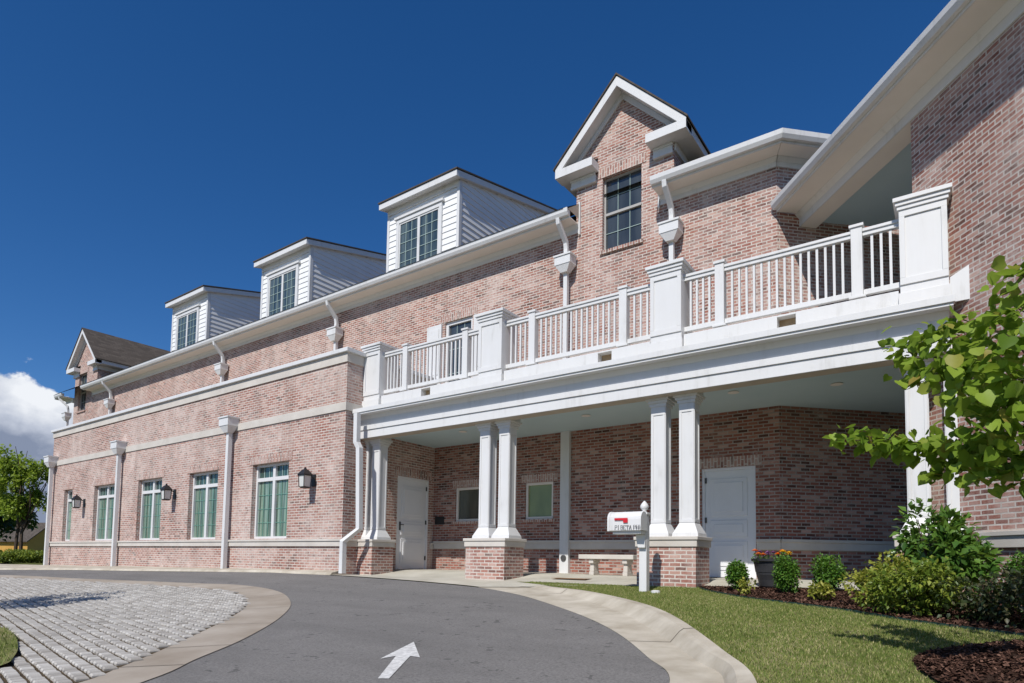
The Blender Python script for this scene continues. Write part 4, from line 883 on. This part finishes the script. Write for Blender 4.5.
# planter with flowers
zp = slabz(-2.38, 10.45)+.004
PLt = empty('planter', (-2.38, 10.45, zp), 'round dark grey planter pot with banded rim by the right door', 'planter')
MB().lathe(-2.38, 10.45, [(.20, zp), (.215, zp+.02), (.235, zp+.12), (.26, zp+.2), (.262, zp+.23), (.27, zp+.235), (.285, zp+.33), (.30, zp+.40), (.33, zp+.41), (.335, zp+.45), (.29, zp+.452), (.27, zp+.40)], 32).build('pot', 'planter', PLt, smooth=False)
MB().lathe(-2.38, 10.45, [(.275, zp+.38), (.275, zp+.41), (.01, zp+.415)], 20).build('potting_soil', 'mulch', PLt)
def flower(x, y, z, h, r_, material, label):
    Fl = empty('flower', (x, y, z), label, 'flower', 'flowers in the planter')
    MB().tube([(x, y, z), (x+.01, y-.01, z+h)], .005, 5).build('stem', 'box' if False else 'edging', Fl)
    p = MB(); cz = z+h
    for ring, (m_, rad, ht) in enumerate(((9, r_, 0), (7, r_*.68, .012), (4, r_*.35, .02))):
        for k in range(m_):
            a = 6.283*k/m_+ring*.4; ca, sa = math.cos(a), math.sin(a); w = rad*.42
            p.face((x+.0, y, cz+ht), (x+ca*rad*.6-sa*w, y+sa*rad*.6+ca*w, cz+ht+.012), (x+ca*rad, y+sa*rad, cz+ht+.004), (x+ca*rad*.6+sa*w, y+sa*rad*.6-ca*w, cz+ht+.014))
    p.build('petals', material, Fl, recalc=False)
    pos = np.array([(x, y, z+h*.4)])+RNG.normal(size=(14, 3))*np.array([.03, .03, h*.25]); leaves('leaves', pos, .05, 'box', Fl)
fl = [(-2.62, 10.28, 'orange'), (-2.55, 10.22, 'orange'), (-2.5, 10.30, 'orange'), (-2.58, 10.4, 'violet'), (-2.42, 10.24, 'violet'), (-2.36, 10.36, 'violet'), (-2.28, 10.3, 'orange'), (-2.24, 10.42, 'orange'), (-2.2, 10.28, 'yelpetal'), (-2.13, 10.36, 'yelpetal'), (-2.16, 10.46, 'yelpetal'), (-2.48, 10.5, 'violet'), (-2.33, 10.52, 'orange'), (-2.45, 10.42, 'violet')]
nmz = {'orange': ['leftmost orange blossom in the dark planter', 'second orange blossom from the left in the planter', 'third orange blossom from the left in the planter', 'orange blossom behind the boxwood top', 'orange blossom nearest the yellow ones', 'orange blossom at the back of the planter'], 'violet': ['violet blossom above the left orange ones', 'violet blossom at the planter front', 'dark violet blossom at the planter centre', 'violet blossom at the back of the planter', 'violet blossom between the orange blossoms'], 'yelpetal': ['yellow blossom nearest the boxwood', 'rightmost yellow blossom over the planter rim', 'yellow blossom at the back right of the planter']}
cnt = {}
for (x, y, k) in fl:
    i = cnt.get(k, 0); cnt[k] = i+1; flower(x, y, zp+.40, random.uniform(.10, .17), .06 if k != 'violet' else .045, k, nmz[k][i])
# mulch chips and mound
mound_c = (1.15, 5.3)
def moundz(x, y):
    r_ = math.hypot((x-mound_c[0])/1.45, (y-mound_c[1])/1.35); return .22*max(0, 1-r_*r_)
mp_ = [(mound_c[0]+1.42*math.cos(a)*(1+.05*math.sin(3*a)), mound_c[1]+1.32*math.sin(a)*(1+.06*math.cos(4*a))) for a in [2*math.pi*k/40 for k in range(40)]]
drape('mulch_mound', mp_, lambda x, y: lawn(x, y)+.004+moundz(x, y)+.015*math.sin(9*x+4*y)*math.sin(7*y), 'mulch', 0, .12)
def chip_mesh(name, polyf, n, bx_, zf):
    pts = []
    while len(pts) < n:
        x, y = random.uniform(bx_[0], bx_[1]), random.uniform(bx_[2], bx_[3])
        if polyf(x, y): pts.append((x, y, zf(x, y)+random.uniform(.0, .02)))
    P_ = np.array(pts); K = len(P_)
    a = RNG.random(K)*6.28; tl = RNG.normal(size=K)*.35; L_ = (.010+.020*RNG.random(K)); w = .003+.005*RNG.random(K)
    dx = np.stack([np.cos(a)*np.cos(tl), np.sin(a)*np.cos(tl), np.sin(tl)], 1); dy = np.stack([-np.sin(a), np.cos(a), RNG.normal(size=K)*.4], 1)
    v = np.stack([P_-dx*L_[:, None]-dy*w[:, None], P_+dx*L_[:, None]-dy*w[:, None], P_+dx*L_[:, None]+dy*w[:, None], P_-dx*L_[:, None]+dy*w[:, None]], 1)
    o = mesh_np(name, v.reshape(-1, 3), 4, [(0, 1, 2, 3)], 'chip'); return tag(o, kind='stuff')
tag(chip_mesh('mulch_chips', lambda x, y: inside((x, y), bed_poly), 20000, (-3.5, 2.2, 5.6, 10.6), lambda x, y: lawn(x, y)+.014), 'loose brown bark chips over the planting bed', 'mulch')
tag(chip_mesh('mulch_chips', lambda x, y: inside((x, y), mp_), 22000, (-.4, 2.7, 3.9, 6.7), lambda x, y: lawn(x, y)+.006+moundz(x, y)), 'loose brown bark chips on the round mound under the tree', 'mulch')
tag(leaves('fallen_leaf', np.array([(.02, 5.75, lawn(.02, 5.75)+moundz(.02, 5.75)+.03)]), .08, 'orange', None, 'heart'), 'single orange fallen leaf on the dark mulch mound', 'leaf')
# grass blades
def blades(name, polyf, n, bx_, zf, hmin, hmax, label):
    xs = RNG.uniform(bx_[0], bx_[1], n*4); ys = RNG.uniform(bx_[2], bx_[3], n*4); P_ = []
    for x, y in zip(xs, ys):
        if polyf(x, y): P_.append((x, y, zf(x, y)))
        if len(P_) >= n: break
    P_ = np.array(P_); K = len(P_); a = RNG.random(K)*6.28; h = hmin+(hmax-hmin)*RNG.random(K); w = .003+.003*RNG.random(K)
    ln = RNG.normal(size=(K, 2))*.5*h[:, None]
    b1 = P_+np.stack([np.cos(a)*w, np.sin(a)*w, -.004+0*a], 1); b2 = P_-np.stack([np.cos(a)*w, np.sin(a)*w, .004+0*a], 1); t = P_+np.stack([ln[:, 0], ln[:, 1], h], 1)
    return tag(mesh_np(name, np.stack([b1, b2, t], 1).reshape(-1, 3), 3, [(0, 1, 2)], 'blade'), label, 'grass', kind='stuff')
lawn_r = list(lawn_poly)
blades('grass', lambda x, y: inside((x, y), lawn_r) and not (inside((x, y), mp_)), 90000, (-6.6, 2, 3.2, 10.1), lawn, .010, .028, 'short patchy mown grass between the kerb and the planting bed')
blades('grass', lambda x, y: inside((x, y), island), 14000, (-13.6, -6.5, .4, 2.75), lambda x, y: g(x, y)+.05, .02, .06, 'short grass on the island in the paved court')

# ---- trees
def limb(mb_, p0, p1, r0_, r1_, bend=.15, n=6):
    p0, p1 = Vector(p0), Vector(p1); d_ = p1-p0; off_ = Vector((random.uniform(-1, 1), random.uniform(-1, 1), random.uniform(-.2, .8)))*bend*d_.length
    pts = [p0+d_*t+off_*math.sin(math.pi*t)*.6 for t in [k/n for k in range(n+1)]]; mb_.tube([tuple(q) for q in pts], [r0_+(r1_-r0_)*k/n for k in range(n+1)], 7); return pts
T = empty('redbud_tree', (1.25, 5.2, lawn(1.25, 5.2)+.2), 'young broad heart-leaved tree reaching in from the right over the mulch mound', 'tree')
tz = lawn(1.25, 5.2)+.15
tr = MB(); trunk = limb(tr, (1.25, 5.2, tz), (1.3, 5.15, .35), .055, .045, .03)
cl = []   # clusters: (x,y,z,r,leaves)
def pxr(X_, Y_, yy):
    d_ = rr*((X_-512)/622)-uu*((Y_-521)/622)+F; return d_*(yy/d_.y)
for (X_, Y_, yy, r_, k) in [(842, 440, 4.9, .09, 16), (862, 436, 4.9, .11, 24), (885, 442, 4.85, .13, 34), (908, 448, 4.8, .14, 40), (930, 446, 4.75, .14, 40), (952, 456, 4.7, .15, 44), (975, 462, 4.6, .16, 50), (1000, 452, 4.4, .18, 60), (1018, 470, 4.4, .16, 40), (940, 470, 4.8, .10, 18), (965, 440, 4.6, .12, 26),
                            (906, 352, 5.0, .11, 24), (920, 372, 4.9, .13, 32), (925, 340, 4.95, .12, 26), (945, 335, 4.8, .14, 34), (945, 365, 4.8, .16, 46), (968, 350, 4.6, .17, 50), (965, 380, 4.7, .16, 50), (990, 330, 4.4, .17, 46), (990, 372, 4.3, .2, 62), (1012, 305, 4.2, .16, 36), (1018, 345, 4.1, .2, 56), (1016, 390, 4.2, .2, 60), (1000, 415, 4.4, .2, 56), (1020, 425, 4.2, .18, 50), (1022, 275, 4.0, .12, 20), (975, 410, 4.7, .15, 36), (950, 400, 4.8, .10, 18), (958, 318, 4.7, .09, 12)]:
    p = pxr(X_, Y_, yy); cl.append((p.x, p.y, p.z, r_, int(k*1.1)))
for k in range(85):
    a = random.uniform(0, 6.28); q = random.random()**.5; zz = random.uniform(.55, 3.5); w = 1.45*math.sqrt(max(.1, 1-((zz-1.7)/2.1)**2))
    x, y = 1.75+q*w*math.cos(a), 4.95+q*w*math.sin(a)*.95
    if x > .095*y + .22: cl.append((x, y, zz, .26, 60))
pos = []
for j, (x, y, z, r_, k) in enumerate(cl):
    p = RNG.normal(size=(k, 3))*r_*.47*np.array([1.15, 1.0, .75]); pos.append(p+np.array((x, y, z)))
    base = trunk[-1] if z > .8 else trunk[-2]
    if j < 29:
        mid = (.72+.2*(z-.5), 5.0, .45+.55*(z-.4)) if z > 1.2 else (.75, 5.0, .55)
        if j % 4 == 0: limb(tr, base, mid, .024, .016, .06, 4)
        limb(tr, mid, (x, y, z), .011, .003, .08, 5)
    elif j % 3 == 0: limb(tr, base, (x, y, z), .022, .005, .1, 5)
tr.build('trunk', 'bark', T)
leaves('crown', np.concatenate(pos), .082, 'redbud', T, 'heart', droop=.55, smin=.4)
def tree(name, x, y, h, cr, K, size, material, label, group=None, zt=.45, tr_r=.14, n=40, lump=.3, trunks=1, flat=.9, cz=None, cyr=None):
    z0 = g(x, y)-.05; TT = empty(name, (x, y, z0), label, 'tree', group); m_ = MB()
    c = (x, y, z0+h*(1+zt)/2 if cz is None else cz); rz = h*(1-zt)/2*1.05
    p, d_ = blobs(c, (cr, cr if cyr is None else cyr, rz), K, n, lump, .35, flat)
    for t in range(trunks):
        ox = (t-(trunks-1)/2)*.9; q = limb(m_, (x+ox, y, z0-.1), (x+ox*.7, y, z0+h*zt), tr_r, tr_r*.7, .02)
        for k in range(9):
            a = random.uniform(0, 6.28); limb(m_, q[-1-(k % 2)], (c[0]+cr*.7*math.cos(a), c[1]+cr*.7*math.sin(a), c[2]+rz*random.uniform(-.5, .8)), tr_r*.45, .012, .12)
    m_.build('trunk', 'bark', TT); leaves('crown', p, size, material, TT, out=d_*.4, droop=.25); return TT
tree('maple_tree', -41.5, 11.9, 6.6, 1.75, 5200, .22, 'maple', 'fresh green maple left of the building with an open rounded top', None, .27, .10, n=34, lump=.21, trunks=2, cyr=1.6)
tree('dark_tree', -52, 12.6, 5.6, 2.2, 4000, .36, 'darktree', 'dark green tree at the left edge behind the maple', None, .12, .16, n=40)
tree('dark_tree', -60, 15.6, 5.0, 2.6, 3500, .4, 'darktree', 'low dark green tree half hidden behind the maple trunk', None, .35, .16, n=40)
tree('court_tree', -12.55, .55, 5.4, 1.25, 1500, .14, 'maple', 'small tree on the island beside the paved court', None, .5, .06, n=22)
for k, (x, y, r_) in enumerate(((-34.2, 10.35, .62), (-34.6, 9.55, .62), (-34.4, 8.75, .62), (-36.5, 10.6, .8))):
    shrub('hedge_shrub', x, y, r_*1.1, .30, 1800, .11, 'hedge', ['low bright green shrub touching the building corner', 'low bright green shrub beneath the maple', 'low bright green shrub at the left edge by the kerb', 'low shrub in the back row beneath the maple'][k], 'low shrubs left of the building', n=26, lump=.42, zb=g(x, y)-.05)
# ochre house in the distance
H = empty('ochre_house', (-112, 33.5, -.45), 'small ochre walled house with brown roof beyond the maple tree', 'house')
h = MB((-112, 33.5, -.45), -62); 
h.wall(-3.4, 3.4, 0, 2.2, -3, [(-1.2, 0, .6, 1.7)], .1); h.wall(-3.4, 3.4, 0, 2.2, 3); h.face((-3.4, -3, 2.2), (3.4, -3, 2.2), (0, -3, 4.7)); h.face((-3.4, 3, 2.2), (3.4, 3, 2.2), (0, 3, 4.7)); h.face((3.4, -3, 0), (3.4, 3, 0), (3.4, 3, 2.2), (3.4, -3, 2.2)); h.face((-3.4, -3, 0), (-3.4, 3, 0), (-3.4, 3, 2.2), (-3.4, -3, 2.2)); h.build('wall', 'yellow', H)
h = MB((-112, 33.5, -.45), -62)
for sg in (-1, 1): h.prism([(0, 4.85), (sg*3.9, 2.0), (sg*3.9, 1.85), (0, 4.70)], lambda p, t: (p[0], t, p[1]), -3.4+.004*sg, 3.4)
h.build('roof', 'shingle', H)
h = MB((-112, 33.5, -.45), -62); h.box(-1.2, 0, -2.94, -2.9, .6, 1.7); h.build('window', 'grey_glass', H)
